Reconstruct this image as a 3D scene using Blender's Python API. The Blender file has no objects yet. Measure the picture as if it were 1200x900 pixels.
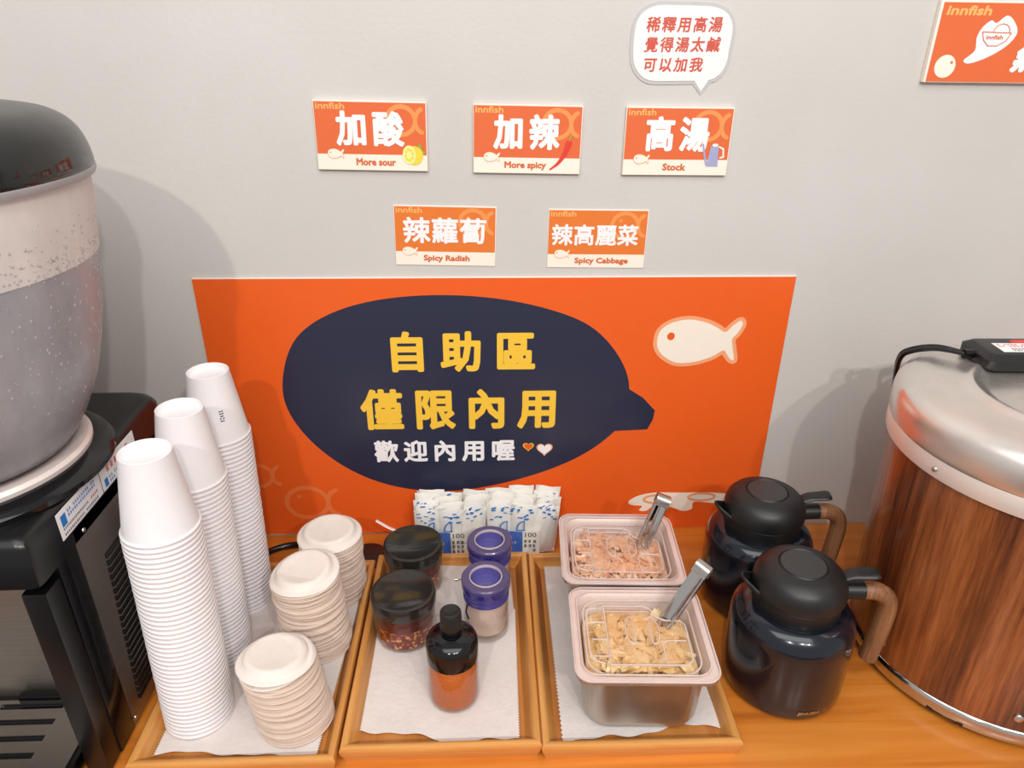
import bpy, bmesh, math, random
import numpy as np
from mathutils import Vector, Matrix
PI = math.pi
random.seed(7)
SC = bpy.context.scene
COL = SC.collection

# ------------------------------------------------------------------ camera, world, lights, exposure
def cam_setup():
    p, y, r = .4528, .0341, -.0005
    F = Vector((math.sin(y)*math.cos(p), math.cos(y)*math.cos(p), -math.sin(p)))
    R0 = F.cross(Vector((0, 0, 1))).normalized(); U0 = R0.cross(F)
    R = R0*math.cos(r) + U0*math.sin(r); U = U0*math.cos(r) - R0*math.sin(r)
    cd = bpy.data.cameras.new('camera'); co = bpy.data.objects.new('camera', cd); COL.objects.link(co)
    m = Matrix((R, U, -F)).transposed().to_4x4(); m.translation = Vector((-.0017, -1.0678, .8153))
    co.matrix_world = m
    cd.sensor_width = 36; cd.lens = 845.4/1200*36; cd.clip_start = .02
    SC.camera = co
cam_setup()

W = bpy.data.worlds.new('world'); SC.world = W; W.use_nodes = True
W.node_tree.nodes['Background'].inputs[0].default_value = (1, .985, .965, 1)
W.node_tree.nodes['Background'].inputs[1].default_value = .56

def area(name, loc, size, power, color, target, sy=None):
    l = bpy.data.lights.new(name, 'AREA'); l.size = size; l.energy = power; l.color = color
    l.shape = 'RECTANGLE'; l.size_y = sy or size
    o = bpy.data.objects.new(name, l); COL.objects.link(o); o.location = loc
    o.rotation_euler = (Vector(target) - Vector(loc)).to_track_quat('-Z', 'Y').to_euler()
    return o
def spot(name, loc, power, color, target, radius=.035):
    l = bpy.data.lights.new(name, 'SPOT'); l.energy = power; l.color = color; l.shadow_soft_size = radius
    l.spot_size = 1.3; l.spot_blend = .6
    o = bpy.data.objects.new(name, l); COL.objects.link(o); o.location = loc
    o.rotation_euler = (Vector(target) - Vector(loc)).to_track_quat('-Z', 'Y').to_euler()
    return o
area('overhead_soft_fill', (0, -1.3, 2.1), 2.2, 24, (1, .985, .965), (0, -.4, 0), 1.0)  # unseen soft fill, added overhead for the even light
spot('track_light_left', (-.55, -2.7, 2.2), 90, (1, .965, .93), (-.2, 0, .2))
spot('track_light_right', (1.0, -2.7, 2.2), 75, (1, .965, .93), (.2, 0, .2))
spot('track_light_middle', (.5, -2.7, 2.2), 75, (1, .965, .93), (0, 0, .2))

SC.view_settings.view_transform = 'Standard'; SC.view_settings.look = 'None'
SC.view_settings.gamma = 1; SC.view_settings.use_curve_mapping = False
SC.view_settings.exposure = -0.15
SC.cycles.max_bounces = 8; SC.cycles.transparent_max_bounces = 24
SC.cycles.caustics_reflective = False; SC.cycles.caustics_refractive = False

# ------------------------------------------------------------------ materials
def lin(c):
    return tuple(((v/255)/12.92 if v/255 <= .04045 else ((v/255+.055)/1.055)**2.4) for v in c) + (1,)
class NT:
    def __init__(s, name):
        s.m = bpy.data.materials.new(name); s.m.use_nodes = True; s.t = s.m.node_tree; s.t.nodes.clear()
        s.out = s.n('ShaderNodeOutputMaterial')
    def n(s, k, **kw):
        x = s.t.nodes.new(k)
        for a, b in kw.items(): setattr(x, a, b)
        return x
    def l(s, a, b): s.t.links.new(a, b)
    def coords(s, scale=(1, 1, 1), rot=(0, 0, 0)):
        c = s.n('ShaderNodeTexCoord'); mp = s.n('ShaderNodeMapping')
        mp.inputs['Scale'].default_value = scale; mp.inputs['Rotation'].default_value = rot
        s.l(c.outputs['Object'], mp.inputs[0]); return mp.outputs[0]
    def noise(s, co, scale, detail=4, rough=.55, dist=0):
        x = s.n('ShaderNodeTexNoise'); x.inputs['Scale'].default_value = scale
        x.inputs['Detail'].default_value = detail; x.inputs['Roughness'].default_value = rough
        x.inputs['Distortion'].default_value = dist; s.l(co, x.inputs['Vector']); return x.outputs['Fac']
    def ramp(s, fac, stops):
        r = s.n('ShaderNodeValToRGB'); e = r.color_ramp.elements
        while len(e) < len(stops): e.new(.5)
        for i, (p, c) in enumerate(stops): e[i].position = p; e[i].color = c
        s.l(fac, r.inputs[0]); return r.outputs[0]
    def bump(s, h, strength, dist=.001):
        b = s.n('ShaderNodeBump'); b.inputs['Strength'].default_value = strength; b.inputs['Distance'].default_value = dist
        s.l(h, b.inputs['Height']); return b.outputs[0]
def mat(name, rgb, rough=.5, metal=0, vary=.06, vscale=60, stretch=(1, 1, 1), bump=0, bscale=200, coat=0, spec=.5, sss=0, rvar=0):
    N = NT(name); b = N.n('ShaderNodeBsdfPrincipled'); N.l(b.outputs[0], N.out.inputs[0])
    c = lin(rgb); co = N.coords(stretch)
    f = N.noise(co, vscale)
    lo = tuple(v*(1-vary) for v in c[:3]) + (1,); hi = tuple(min(1, v*(1+vary)) for v in c[:3]) + (1,)
    N.l(N.ramp(f, [(.3, lo), (.7, hi)]), b.inputs['Base Color'])
    b.inputs['Roughness'].default_value = rough; b.inputs['Metallic'].default_value = metal
    b.inputs['Specular IOR Level'].default_value = spec
    b.inputs['Coat Weight'].default_value = coat; b.inputs['Coat Roughness'].default_value = .05
    if rvar:
        g = lambda v: (v, v, v, 1)
        N.l(N.ramp(N.noise(co, vscale*.6), [(.35, g(max(0, rough-rvar))), (.65, g(rough+rvar))]), b.inputs['Roughness'])
    if sss:
        b.inputs['Subsurface Weight'].default_value = sss; b.inputs['Subsurface Scale'].default_value = .004
    if bump: N.l(N.bump(N.noise(co, bscale), bump), b.inputs['Normal'])
    return N.m
def wood(name, a, b_, c_, axis='x', rough=.4, coat=.15, sc=1, dist=.4):
    N = NT(name); b = N.n('ShaderNodeBsdfPrincipled'); N.l(b.outputs[0], N.out.inputs[0])
    s = {'x': (1.6*sc, 26*sc, 26*sc), 'y': (26*sc, 1.6*sc, 26*sc), 'z': (26*sc, 26*sc, 1.6*sc)}[axis]
    co = N.coords(s)
    f = N.noise(co, 1.6, 8, .65, dist)
    N.l(N.ramp(f, [(.28, lin(a)), (.5, lin(b_)), (.74, lin(c_))]), b.inputs['Base Color'])
    b.inputs['Roughness'].default_value = rough; b.inputs['Coat Weight'].default_value = coat
    b.inputs['Coat Roughness'].default_value = .2
    N.l(N.bump(N.noise(co, 6, 3), .12, .0006), b.inputs['Normal'])
    return N.m
def clear(name, tint=(255, 255, 255), rough=.03, base=.05, edge=.75, diffuse=0, dcol=(255, 255, 255), bump=0, power=4):
    N = NT(name); tr = N.n('ShaderNodeBsdfTransparent'); tr.inputs[0].default_value = lin(tint)
    gl = N.n('ShaderNodeBsdfGlossy'); gl.inputs['Roughness'].default_value = rough
    lw = N.n('ShaderNodeLayerWeight'); lw.inputs[0].default_value = .5
    pw = N.n('ShaderNodeMath', operation='POWER'); pw.inputs[1].default_value = power; N.l(lw.outputs['Facing'], pw.inputs[0])
    mr = N.n('ShaderNodeMapRange'); mr.inputs['To Min'].default_value = base; mr.inputs['To Max'].default_value = edge
    N.l(pw.outputs[0], mr.inputs[0])
    mx = N.n('ShaderNodeMixShader'); N.l(mr.outputs[0], mx.inputs[0]); N.l(tr.outputs[0], mx.inputs[1]); N.l(gl.outputs[0], mx.inputs[2])
    o = mx.outputs[0]
    if bump:
        nb = N.bump(N.noise(N.coords(), 320, 3), bump); N.l(nb, gl.inputs['Normal'])
    if diffuse:
        d = N.n('ShaderNodeBsdfDiffuse'); d.inputs[0].default_value = lin(dcol)
        m2 = N.n('ShaderNodeMixShader'); N.l(o, m2.inputs[1]); N.l(d.outputs[0], m2.inputs[2])
        nf = N.noise(N.coords((1, 1, .35)), 14, 5)
        g = lambda v: (v, v, v, 1)
        N.l(N.ramp(nf, [(.3, g(max(0, diffuse-.12))), (.7, g(min(1, diffuse+.12)))]), m2.inputs[0]); o = m2.outputs[0]
    N.l(o, N.out.inputs[0]); return N.m

M = {}
def wall_mat():
    N = NT('painted_wall'); b = N.n('ShaderNodeBsdfPrincipled'); N.l(b.outputs[0], N.out.inputs[0])
    co = N.coords(); f = N.noise(co, 2.2, 5)
    N.l(N.ramp(f, [(.3, lin((201, 197, 192))), (.7, lin((210, 207, 203)))]), b.inputs['Base Color'])
    b.inputs['Roughness'].default_value = .55
    N.l(N.bump(N.noise(co, 130, 6, .6), .35, .0012), b.inputs['Normal']); return N.m
M['wall'] = wall_mat()
M['counter'] = wood('honey_wood_laminate', (176, 94, 28), (206, 122, 42), (222, 143, 62), 'x', .38, .3, .7)
M['bamboo'] = wood('bamboo', (178, 112, 50), (214, 150, 78), (230, 175, 105), 'x', .4, .2, 1.2)
M['bamboo_y'] = wood('bamboo_lengthwise', (178, 112, 50), (214, 150, 78), (230, 175, 105), 'y', .4, .2, 1.2)
M['bamboo_base'] = wood('bamboo_base', (150, 88, 36), (184, 116, 52), (204, 138, 68), 'y', .45, .1, 1.0)
M['tissue'] = mat('white_tissue_paper', (224, 215, 210), .9, vary=.03, bump=.9, bscale=150)
M['cup'] = mat('white_paper_cup', (240, 235, 236), .42, vary=.01, bump=.05, sss=.1)
M['pulp'] = mat('white_sugarcane_pulp', (232, 222, 213), .8, vary=.03, bump=.35, bscale=500)
M['pulp_shade'] = mat('shaded_white_pulp', (214, 192, 176), .85, vary=.05, bump=.35, bscale=500)  # darker copy of the white pulp, shade between stacked lids put into colour
M['orange'] = mat('orange_print', (238, 98, 34), .33, vary=.01, spec=.4)
M['orange_sign'] = mat('soft_orange_print', (226, 106, 56), .5, vary=.02)
M['orange_flat'] = mat('bright_orange_print', (230, 122, 46), .5, vary=.02)
M['orange_ring'] = mat('light_orange_print', (243, 150, 82), .5, vary=.01)
M['ring_banner'] = mat('peach_orange_print', (240, 124, 66), .4, vary=.01)
M['peach'] = mat('peach_outline_print', (246, 168, 120), .4, vary=.01)
M['navy'] = mat('navy_print', (42, 46, 68), .28, vary=.01, spec=.5)
M['yellow'] = mat('yellow_lettering', (250, 200, 62), .45, vary=.01)
M['white'] = mat('white_lettering', (248, 244, 244), .45, vary=.01)
M['cream'] = mat('cream_print', (250, 238, 222), .45, vary=.01)
M['board'] = mat('white_foam_board', (248, 234, 222), .6, vary=.01)
M['rust'] = mat('rust_orange_lettering', (214, 106, 56), .5, vary=.01)
M['redtext'] = mat('brick_red_lettering', (206, 84, 66), .5, vary=.01)
M['inntext'] = mat('yellow_orange_lettering', (250, 182, 104), .5, vary=.01)
M['lemon'] = mat('lemon_yellow_print', (240, 214, 70), .5); M['lemonlight'] = mat('lemon_flesh_print', (250, 240, 160), .5)
M['green'] = mat('leaf_green_print', (150, 176, 62), .5); M['red'] = mat('chili_red_print', (222, 60, 50), .45)
M['lilac'] = mat('lilac_blue_print', (164, 166, 204), .5)
M['blue'] = mat('blue_print', (34, 124, 204), .5, vary=.01); M['bluelabel'] = mat('blue_label_print', (70, 116, 206), .5, vary=.05, vscale=200)
M['ink'] = mat('black_ink', (60, 56, 60), .5); M['redink'] = mat('red_ink', (230, 90, 70), .5)
M['blackplastic'] = mat('matt_black_plastic', (26, 26, 27), .42, vary=.05, bump=.1, bscale=900)
M['glossblack'] = mat('glossy_black_plastic', (13, 13, 16), .12, vary=.02)
M['pureblack'] = mat('black_moulded_plastic', (11, 11, 13), .3, vary=.05)
M['satinblack'] = mat('satin_black_plastic', (27, 27, 28), .38, vary=.05)
M['navyenamel'] = mat('metallic_midnight_enamel', (22, 26, 38), .2, metal=.35, vary=.1, vscale=500, coat=.6)
M['jarlid'] = mat('black_polished_lid', (34, 32, 30), .2, vary=.1, coat=.4)
M['handle'] = wood('walnut_handle', (84, 54, 34), (132, 90, 60), (166, 120, 84), 'z', .42, .12, 2.6)
M['steel'] = mat('brushed_steel', (196, 188, 182), .26, metal=1, vary=.05, vscale=9, stretch=(1, 1, 30), rvar=.06)
M['steelpink'] = mat('polished_steel_rim', (240, 226, 220), .42, metal=.3, vary=.03)
M['steelpan'] = mat('steel_pan_wall', (204, 192, 178), .34, metal=1, vary=.06, vscale=12, rvar=.08)
M['chrome'] = mat('chrome', (206, 203, 200), .12, metal=1, vary=.02)
M['lidsteel'] = mat('smudged_steel_lid', (232, 224, 218), .27, metal=.85, vary=.06, vscale=16, rvar=.12)
M['band'] = mat('ivory_metal_band', (232, 216, 206), .35, metal=.3, vary=.02)
M['darksteel'] = mat('dark_brushed_steel', (158, 150, 142), .36, metal=.9, vary=.08, vscale=8, stretch=(1, 1, 40))
M['clear'] = clear('clear_plastic', (253, 249, 247), .05, .025, .8)
M['clearedge'] = clear('clear_plastic_edge', (246, 232, 228), .15, .25, .9, diffuse=.5, dcol=(255, 240, 236), power=2)
M['glass'] = clear('clear_glass', (246, 244, 242), .02, .05, .8)
M['film'] = clear('thin_clear_film', (252, 252, 252), .12, .03, .5, bump=.5)
M['smoke'] = clear('smoked_plastic', (120, 118, 116), .06, .08, .9, diffuse=.3, dcol=(40, 40, 40), power=3)
M['fog'] = clear('fogged_plastic', (232, 230, 232), .15, .08, .7, diffuse=.28, dcol=(226, 224, 228), bump=.8)
M['fogtop'] = clear('heavily_fogged_plastic', (222, 218, 222), .2, .08, .6, diffuse=.72, dcol=(240, 230, 224), bump=.8)
M['rimlight'] = clear('clear_lid_rim', (232, 230, 232), .12, .1, .6, diffuse=.45, dcol=(196, 190, 192))
M['violet'] = clear('violet_plastic', (140, 128, 206), .08, .12, .6, diffuse=.5, dcol=(92, 84, 168))
M['violetdark'] = mat('deep_violet_plastic', (40, 34, 120), .18, vary=.05, coat=.5)
M['violetlid'] = mat('dusky_violet_plastic', (84, 74, 116), .28, vary=.04, coat=.3)
M['violetrecess'] = mat('bright_violet_plastic', (90, 84, 150), .22, vary=.05, coat=.4)
M['salt'] = mat('pale_powder', (226, 204, 190), .9, vary=.04, vscale=300, bump=.3)
M['chilioil'] = mat('dark_red_chili_oil', (88, 16, 12), .25, vary=.3, vscale=40, coat=.4)
def flakes():
    N = NT('chili_flakes_in_oil'); b = N.n('ShaderNodeBsdfPrincipled'); N.l(b.outputs[0], N.out.inputs[0])
    v = N.n('ShaderNodeTexVoronoi'); v.inputs['Scale'].default_value = 260; N.l(N.coords(), v.inputs['Vector'])
    sp = N.n('ShaderNodeSeparateColor'); N.l(v.outputs['Color'], sp.inputs[0])
    N.l(N.ramp(sp.outputs[0], [(.0, lin((96, 18, 10))), (.6, lin((140, 34, 18))), (.8, lin((176, 70, 28))), (.92, lin((222, 168, 96)))]), b.inputs['Base Color'])
    b.inputs['Roughness'].default_value = .3; b.inputs['Coat Weight'].default_value = .4; return N.m
M['flakes'] = flakes()
M['powder'] = mat('orange_chili_powder', (214, 114, 48), .85, vary=.1, vscale=260, bump=.4)
M['water'] = mat('cloudy_grey_drink', (172, 174, 182), .3, vary=.22, vscale=5, stretch=(1, 1, .25), coat=.2)
M['sachet'] = mat('white_paper_sachet', (238, 234, 226), .6, vary=.03, bump=.4, bscale=150)
M['louver'] = mat('dark_vent_shadowed_metal', (30, 28, 27), .5)
def food(name, a, b_, c_):
    N = NT(name); b = N.n('ShaderNodeBsdfPrincipled'); N.l(b.outputs[0], N.out.inputs[0])
    co = N.coords()
    N.l(N.ramp(N.noise(co, 38, 5, .7), [(.3, lin(a)), (.5, lin(b_)), (.72, lin(c_))]), b.inputs['Base Color'])
    b.inputs['Roughness'].default_value = .32; b.inputs['Coat Weight'].default_value = .25
    N.l(N.bump(N.noise(co, 120, 4), .4, .001), b.inputs['Normal']); return N.m
M['cabbage'] = food('pickled_cabbage', (216, 172, 108), (238, 206, 150), (250, 232, 192))
M['radish'] = food('pickled_radish', (218, 152, 116), (240, 198, 162), (250, 226, 200))
def cooker_wood():
    N = NT('walnut_vinyl_wrap'); b = N.n('ShaderNodeBsdfPrincipled'); N.l(b.outputs[0], N.out.inputs[0])
    co = N.coords((1, 1, .16)); big = N.noise(co, 7, 2, .4, .6)
    w = N.n('ShaderNodeMath', operation='MULTIPLY'); w.inputs[1].default_value = 26; N.l(big, w.inputs[0])
    s = N.n('ShaderNodeMath', operation='SINE'); N.l(w.outputs[0], s.inputs[0])
    fine = N.noise(N.coords((1, 1, .04)), 150, 5, .7)
    ad = N.n('ShaderNodeMath', operation='MULTIPLY_ADD'); ad.inputs[1].default_value = .13; N.l(s.outputs[0], ad.inputs[0]); N.l(fine, ad.inputs[2])
    N.l(N.ramp(ad.outputs[0], [(.25, lin((72, 34, 16))), (.45, lin((118, 62, 32))), (.62, lin((150, 86, 46))), (.8, lin((176, 108, 62)))]), b.inputs['Base Color'])
    b.inputs['Roughness'].default_value = .3; b.inputs['Coat Weight'].default_value = .5; b.inputs['Coat Roughness'].default_value = .12
    return N.m
M['walnut'] = cooker_wood()

# ------------------------------------------------------------------ mesh helpers
def mk(bm, smooth=True, angle=40, recalc=True):
    if recalc: bmesh.ops.recalc_face_normals(bm, faces=bm.faces)
    me = bpy.data.meshes.new('m'); bm.to_mesh(me); bm.free()
    if smooth:
        me.polygons.foreach_set('use_smooth', [True]*len(me.polygons)); me.set_sharp_from_angle(angle=math.radians(angle))
    return me
def ob(name, me, m, parent=None, loc=(0, 0, 0), rot=(0, 0, 0)):
    if isinstance(me, bmesh.types.BMesh): me = mk(me)
    if m is not None and not me.materials: me.materials.append(m)
    me.name = name
    o = bpy.data.objects.new(name, me); COL.objects.link(o); o.location = loc; o.rotation_euler = rot
    if parent: o.parent = parent
    return o
def tag(o, label=None, cat=None, group=None, kind=None):
    if label: o['label'] = label
    if cat: o['category'] = cat
    if group: o['group'] = group
    if kind: o['kind'] = kind
    return o
def thing(name, label, cat, loc=(0, 0, 0), rot=(0, 0, 0), group=None):
    o = bpy.data.objects.new(name, None); COL.objects.link(o); o.location = loc; o.rotation_euler = rot
    o.empty_display_size = .02
    return tag(o, label, cat, group)
def dup(root, loc, rot=(0, 0, 0)):
    r = root.copy(); COL.objects.link(r); r.location = loc; r.rotation_euler = rot
    for ch in list(root.children):
        c = ch.copy(); COL.objects.link(c); c.parent = r
        for g in list(ch.children):
            d = g.copy(); COL.objects.link(d); d.parent = c
    return r
def lathe(prof, seg=48, bm=None, c=(0, 0)):
    bm = bm or bmesh.new(); rings = []
    for r, z in prof:
        if r < 1e-6: rings.append([bm.verts.new((c[0], c[1], z))])
        else: rings.append([bm.verts.new((c[0]+r*math.cos(2*PI*i/seg), c[1]+r*math.sin(2*PI*i/seg), z)) for i in range(seg)])
    for a, b in zip(rings, rings[1:]):
        for i in range(seg):
            j = (i+1) % seg
            if len(a) == 1 and len(b) == 1: continue
            if len(a) == 1: bm.faces.new((a[0], b[j], b[i]))
            elif len(b) == 1: bm.faces.new((a[i], a[j], b[0]))
            else: bm.faces.new((a[i], a[j], b[j], b[i]))
    return bm
def box(x0, x1, y0, y1, z0, z1, bev=0, bm=None, seg=2):
    t = bmesh.new(); bmesh.ops.create_cube(t, size=1)
    for v in t.verts: v.co = ((x0+x1)/2+v.co.x*(x1-x0), (y0+y1)/2+v.co.y*(y1-y0), (z0+z1)/2+v.co.z*(z1-z0))
    if bev: bmesh.ops.bevel(t, geom=list(t.edges), offset=bev, segments=seg, affect='EDGES', profile=.7)
    if bm is None: return t
    me = bpy.data.meshes.new('t'); t.to_mesh(me); t.free(); bm.from_mesh(me); bpy.data.meshes.remove(me); return bm
def rr(w, d, r, n=6):
    pts = []
    for cx, cy, a0 in ((w/2-r, d/2-r, 0), (-w/2+r, d/2-r, PI/2), (-w/2+r, -d/2+r, PI), (w/2-r, -d/2+r, 3*PI/2)):
        for i in range(n+1): a = a0+PI/2*i/n; pts.append((cx+r*math.cos(a), cy+r*math.sin(a)))
    return pts
def loft(levels, cap0=False, cap1=False, bm=None, closed=True):
    bm = bm or bmesh.new(); rs = [[bm.verts.new(p) for p in L] for L in levels]
    for a, b in zip(rs, rs[1:]):
        n = len(a)
        for i in range(n if closed else n-1): j = (i+1) % n; bm.faces.new((a[i], a[j], b[j], b[i]))
    if cap0: bm.faces.new(rs[0][::-1])
    if cap1: bm.faces.new(rs[-1])
    return bm
def rrl(w, d, r, z, n=6): return [(x, y, z) for x, y in rr(w, d, r, n)]
def sweep(path, ra, rb=None, seg=12, bm=None, up=(0, 0, 1), taper=None):
    """tube along a path; ra across, rb along the 'up' side"""
    rb = rb or ra; P = [Vector(p) for p in path]; L = []
    for i, p in enumerate(P):
        t = (P[min(i+1, len(P)-1)] - P[max(i-1, 0)]).normalized()
        s = t.cross(Vector(up))
        s = s.normalized() if s.length > 1e-3 else t.cross(Vector((0, 1, 0))).normalized()
        u = s.cross(t).normalized(); k = taper(i/(len(P)-1)) if taper else 1
        L.append([p + s*(ra*k*math.cos(2*PI*j/seg)) + u*(rb*k*math.sin(2*PI*j/seg)) for j in range(seg)])
    return loft(L, True, True, bm)
def smooth_path(pts, n=6, closed=False):
    P = [Vector(p) for p in pts]; N = len(P); out = []
    for i in range(N if closed else N-1):
        if closed: a, b, c, d = P[(i-1) % N], P[i], P[(i+1) % N], P[(i+2) % N]
        else: a, b, c, d = P[max(i-1, 0)], P[i], P[i+1], P[min(i+2, N-1)]
        for k in range(n):
            t = k/n
            out.append(.5*((2*b)+(-a+c)*t+(2*a-5*b+4*c-d)*t*t+(-a+3*b-3*c+d)*t**3))
    if not closed: out.append(P[-1])
    return out
# flat art, in the local xy plane of a sign
def poly(pts, z=0, bm=None):
    from mathutils.geometry import tessellate_polygon
    bm = bm or bmesh.new(); V = [bm.verts.new((p[0], p[1], z)) for p in pts]
    for t in tessellate_polygon([[Vector((p[0], p[1], 0)) for p in pts]]):
        try: f = bm.faces.new([V[i] for i in t])
        except ValueError: pass
    for f in bm.faces:
        f.normal_update()
        if f.normal.z < 0: f.normal_flip()
    return bm
def union(bm, polys, z):
    """fill the union of overlapping flat polygons without any doubled faces"""
    from mathutils.geometry import delaunay_2d_cdt
    K = 1000; vs = []; fs = []; conv = []
    for q in polys:
        a = sum(q[i][0]*q[(i+1) % len(q)][1]-q[(i+1) % len(q)][0]*q[i][1] for i in range(len(q)))
        if abs(a)*K*K < 1e-5: continue
        if a < 0: q = q[::-1]
        fs.append(list(range(len(vs), len(vs)+len(q)))); vs += [Vector((p[0]*K, p[1]*K)) for p in q]; conv.append(np.array(q)*K)
    V, E_, F_, _v, _e, _f = delaunay_2d_cdt(vs, [], fs, 0, 1e-4, False)
    A = np.array([(v.x, v.y) for v in V]); F_ = [f for f in F_ if len(f) == 3]; T = np.array(F_)
    cen = (A[T[:, 0]]+A[T[:, 1]]+A[T[:, 2]])/3; keep = np.zeros(len(T), bool)
    for q in conv:
        ins_ = np.ones(len(T), bool)
        for i in range(len(q)):
            p0, p1 = q[i], q[(i+1) % len(q)]
            ins_ &= ((p1[0]-p0[0])*(cen[:, 1]-p0[1])-(p1[1]-p0[1])*(cen[:, 0]-p0[0])) >= -1e-9
        keep |= ins_
    nv = [bm.verts.new((v.x/K, v.y/K, z)) for v in V]
    for f, k_ in zip(F_, keep):
        if not k_: continue
        try: bm.faces.new([nv[i] for i in f])
        except ValueError: pass
    bmesh.ops.delete(bm, geom=[v for v in bm.verts if not v.link_faces], context='VERTS')
    return bm
def stroke_polys(pts, w, closed=False, nd=8):
    P = [Vector((p[0], p[1])) for p in pts]; n = len(P); out = []
    for i in range(n if closed else n-1):
        a, b = P[i], P[(i+1) % n]; d = b-a
        if d.length < 1e-7: continue
        q = Vector((-d.y, d.x)).normalized()*w; out.append([(v.x, v.y) for v in (a-q, b-q, b+q, a+q)])
    for p in P: out.append([(p.x+w*math.cos(2*PI*k/nd), p.y+w*math.sin(2*PI*k/nd)) for k in range(nd)])
    return out
def stroke(pts, w, z=0, closed=False, bm=None, nd=8):
    bm = bm or bmesh.new()
    if len(bm.faces): z += .00015
    return union(bm, stroke_polys(pts, w, closed, nd), z)
def ellipse(cx, cy, a, b, n=36, a0=0, a1=2*PI):
    full = abs(a1-a0-2*PI) < 1e-6
    return [(cx+a*math.cos(a0+(a1-a0)*i/(n if full else n-1)), cy+b*math.sin(a0+(a1-a0)*i/(n if full else n-1))) for i in range(n)]
_tc = {}
def glyphs(s, bold=0.0, sx=1):
    """lettering as flat geometry in font units; bold thickens the outline with a round stroke"""
    if (s, bold) in _tc: return _tc[(s, bold)]
    cu = bpy.data.curves.new('t', 'FONT'); cu.body = s; cu.resolution_u = 2; cu.fill_mode = 'FRONT'
    o = bpy.data.objects.new('t', cu); COL.objects.link(o)
    dg = bpy.context.evaluated_depsgraph_get(); me = bpy.data.meshes.new_from_object(o.evaluated_get(dg))
    bpy.data.objects.remove(o); bpy.data.curves.remove(cu)
    V = [tuple(v.co) for v in me.vertices]; Fs = [tuple(p.vertices) for p in me.polygons]
    cnt = {}
    for f in Fs:
        for i in range(len(f)):
            k = tuple(sorted((f[i], f[(i+1) % len(f)]))); cnt[k] = cnt.get(k, 0)+1
    B = [k for k, c in cnt.items() if c == 1]
    bpy.data.meshes.remove(me)
    _tc[(s, bold)] = (V, Fs, B); return V, Fs, B
def lettering(name, s, x0, x1, y0, y1, z, m, parent, bold=.03, shear=0, track=0):
    """fit the string's inked box to x0..x1, y0..y1 (local); bold is in local units"""
    bm = bmesh.new()
    items = []
    if track:   # one glyph at a time, evenly pitched
        n = len(s); pitch = (x1-x0-track)/(n-1) if n > 1 else 0
        for i, ch in enumerate(s): items.append((ch, x0+i*pitch, x0+i*pitch+track))
    else: items.append((s, x0, x1))
    for ch, a0, a1 in items:
        V, Fs, B = glyphs(ch)
        xs = [v[0] for v in V]; ys = [v[1] for v in V]; mx, Mx, my, My = min(xs), max(xs), min(ys), max(ys)
        if track:
            my, My = -.12, .82; mx, Mx = 0.03, .97
            a0 += 0; k = (a1-a0)
        fx = (a1-a0-2*bold)/(Mx-mx); fy = (y1-y0-2*bold)/(My-my)
        T = [Vector((a0+bold+(v[0]-mx)*fx + shear*(y0+bold+(v[1]-my)*fy-y0), y0+bold+(v[1]-my)*fy)) for v in V]
        polys = [[(T[i].x, T[i].y) for i in f] for f in Fs]
        if bold > 0:
            seen = set()
            for i, j in B:
                a, b = T[i], T[j]; d = b-a
                if d.length < 1e-7: continue
                q = Vector((-d.y, d.x)).normalized()*bold
                polys.append([(v.x, v.y) for v in (a-q, b-q, b+q, a+q)])
                for i2 in (i, j):
                    if i2 in seen: continue
                    seen.add(i2); p = T[i2]
                    polys.append([(p.x+bold*math.cos(2*PI*k/7), p.y+bold*math.sin(2*PI*k/7)) for k in range(7)])
        union(bm, polys, z)
    for f in bm.faces:
        f.normal_update()
        if f.normal.z < 0: f.normal_flip()
    return ob(name, mk(bm, False, recalc=False), m, parent)
def flat(name, bm, m, parent): return ob(name, mk(bm, False, recalc=False), m, parent)
def marks(name, x0, x1, y0, y1, rows, m, parent, z, seed=1, fill=.75, cell=None):
    """tiny illegible print: rows of small inked strokes"""
    rnd = random.Random(seed); bm = bmesh.new(); rh = (y1-y0)/rows
    for r in range(rows):
        x = x0; ch = cell or rh*.8; yb = y0+r*rh+rh*.15
        while x < x1-ch:
            if rnd.random() < .92:
                for k in range(3):
                    yy = yb+rh*.7*k/3; w = ch*fill*rnd.uniform(.6, 1)
                    box(x, x+w, yy, yy+rh*.12, z, z+.0001, bm=bm)
                xx = x+ch*fill*rnd.uniform(.2, .6); box(xx, xx+ch*.14, yb, yb+rh*.66, z, z+.0001, bm=bm)
            x += ch
    return ob(name, mk(bm, False), m, parent)

FISH = [(0, 0), (.0037, .0197), (.0208, .033), (.0476, .0385), (.0757, .0333), (.0951, .0243), (.109, .0167), (.12, .0278), (.1312, .0359), (.135, .0286), (.1287, .014), (.1217, .0042), (.1248, -.0118), (.1294, -.0321), (.1232, -.031), (.1158, -.0217), (.1094, -.0156), (.0921, -.0264), (.0649, -.0352), (.0369, -.0367), (.0173, -.0278), (.0045, -.015)]
def fish_pts(x, y, s, rot=0):
    c, n = math.cos(rot), math.sin(rot)
    return [(x+s*(p.x*c-p.y*n), y+s*(p.x*n+p.y*c)) for p in smooth_path([(a, b, 0) for a, b in FISH], 4, True)]
def fish(parent, x, y, s, z, fillm, linem, w, eye=None):
    pts = fish_pts(x, y, s)
    if linem: flat('fish_outline', stroke(pts, w, z, True), linem, parent)
    if fillm: flat('fish_emblem', poly(pts, z+.0002), fillm, parent)
    if eye: flat('fish_eye', poly(ellipse(x+.0216*s, y+.0101*s, .0055*s, .0055*s, 16), z+.0004), eye, parent)
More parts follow.
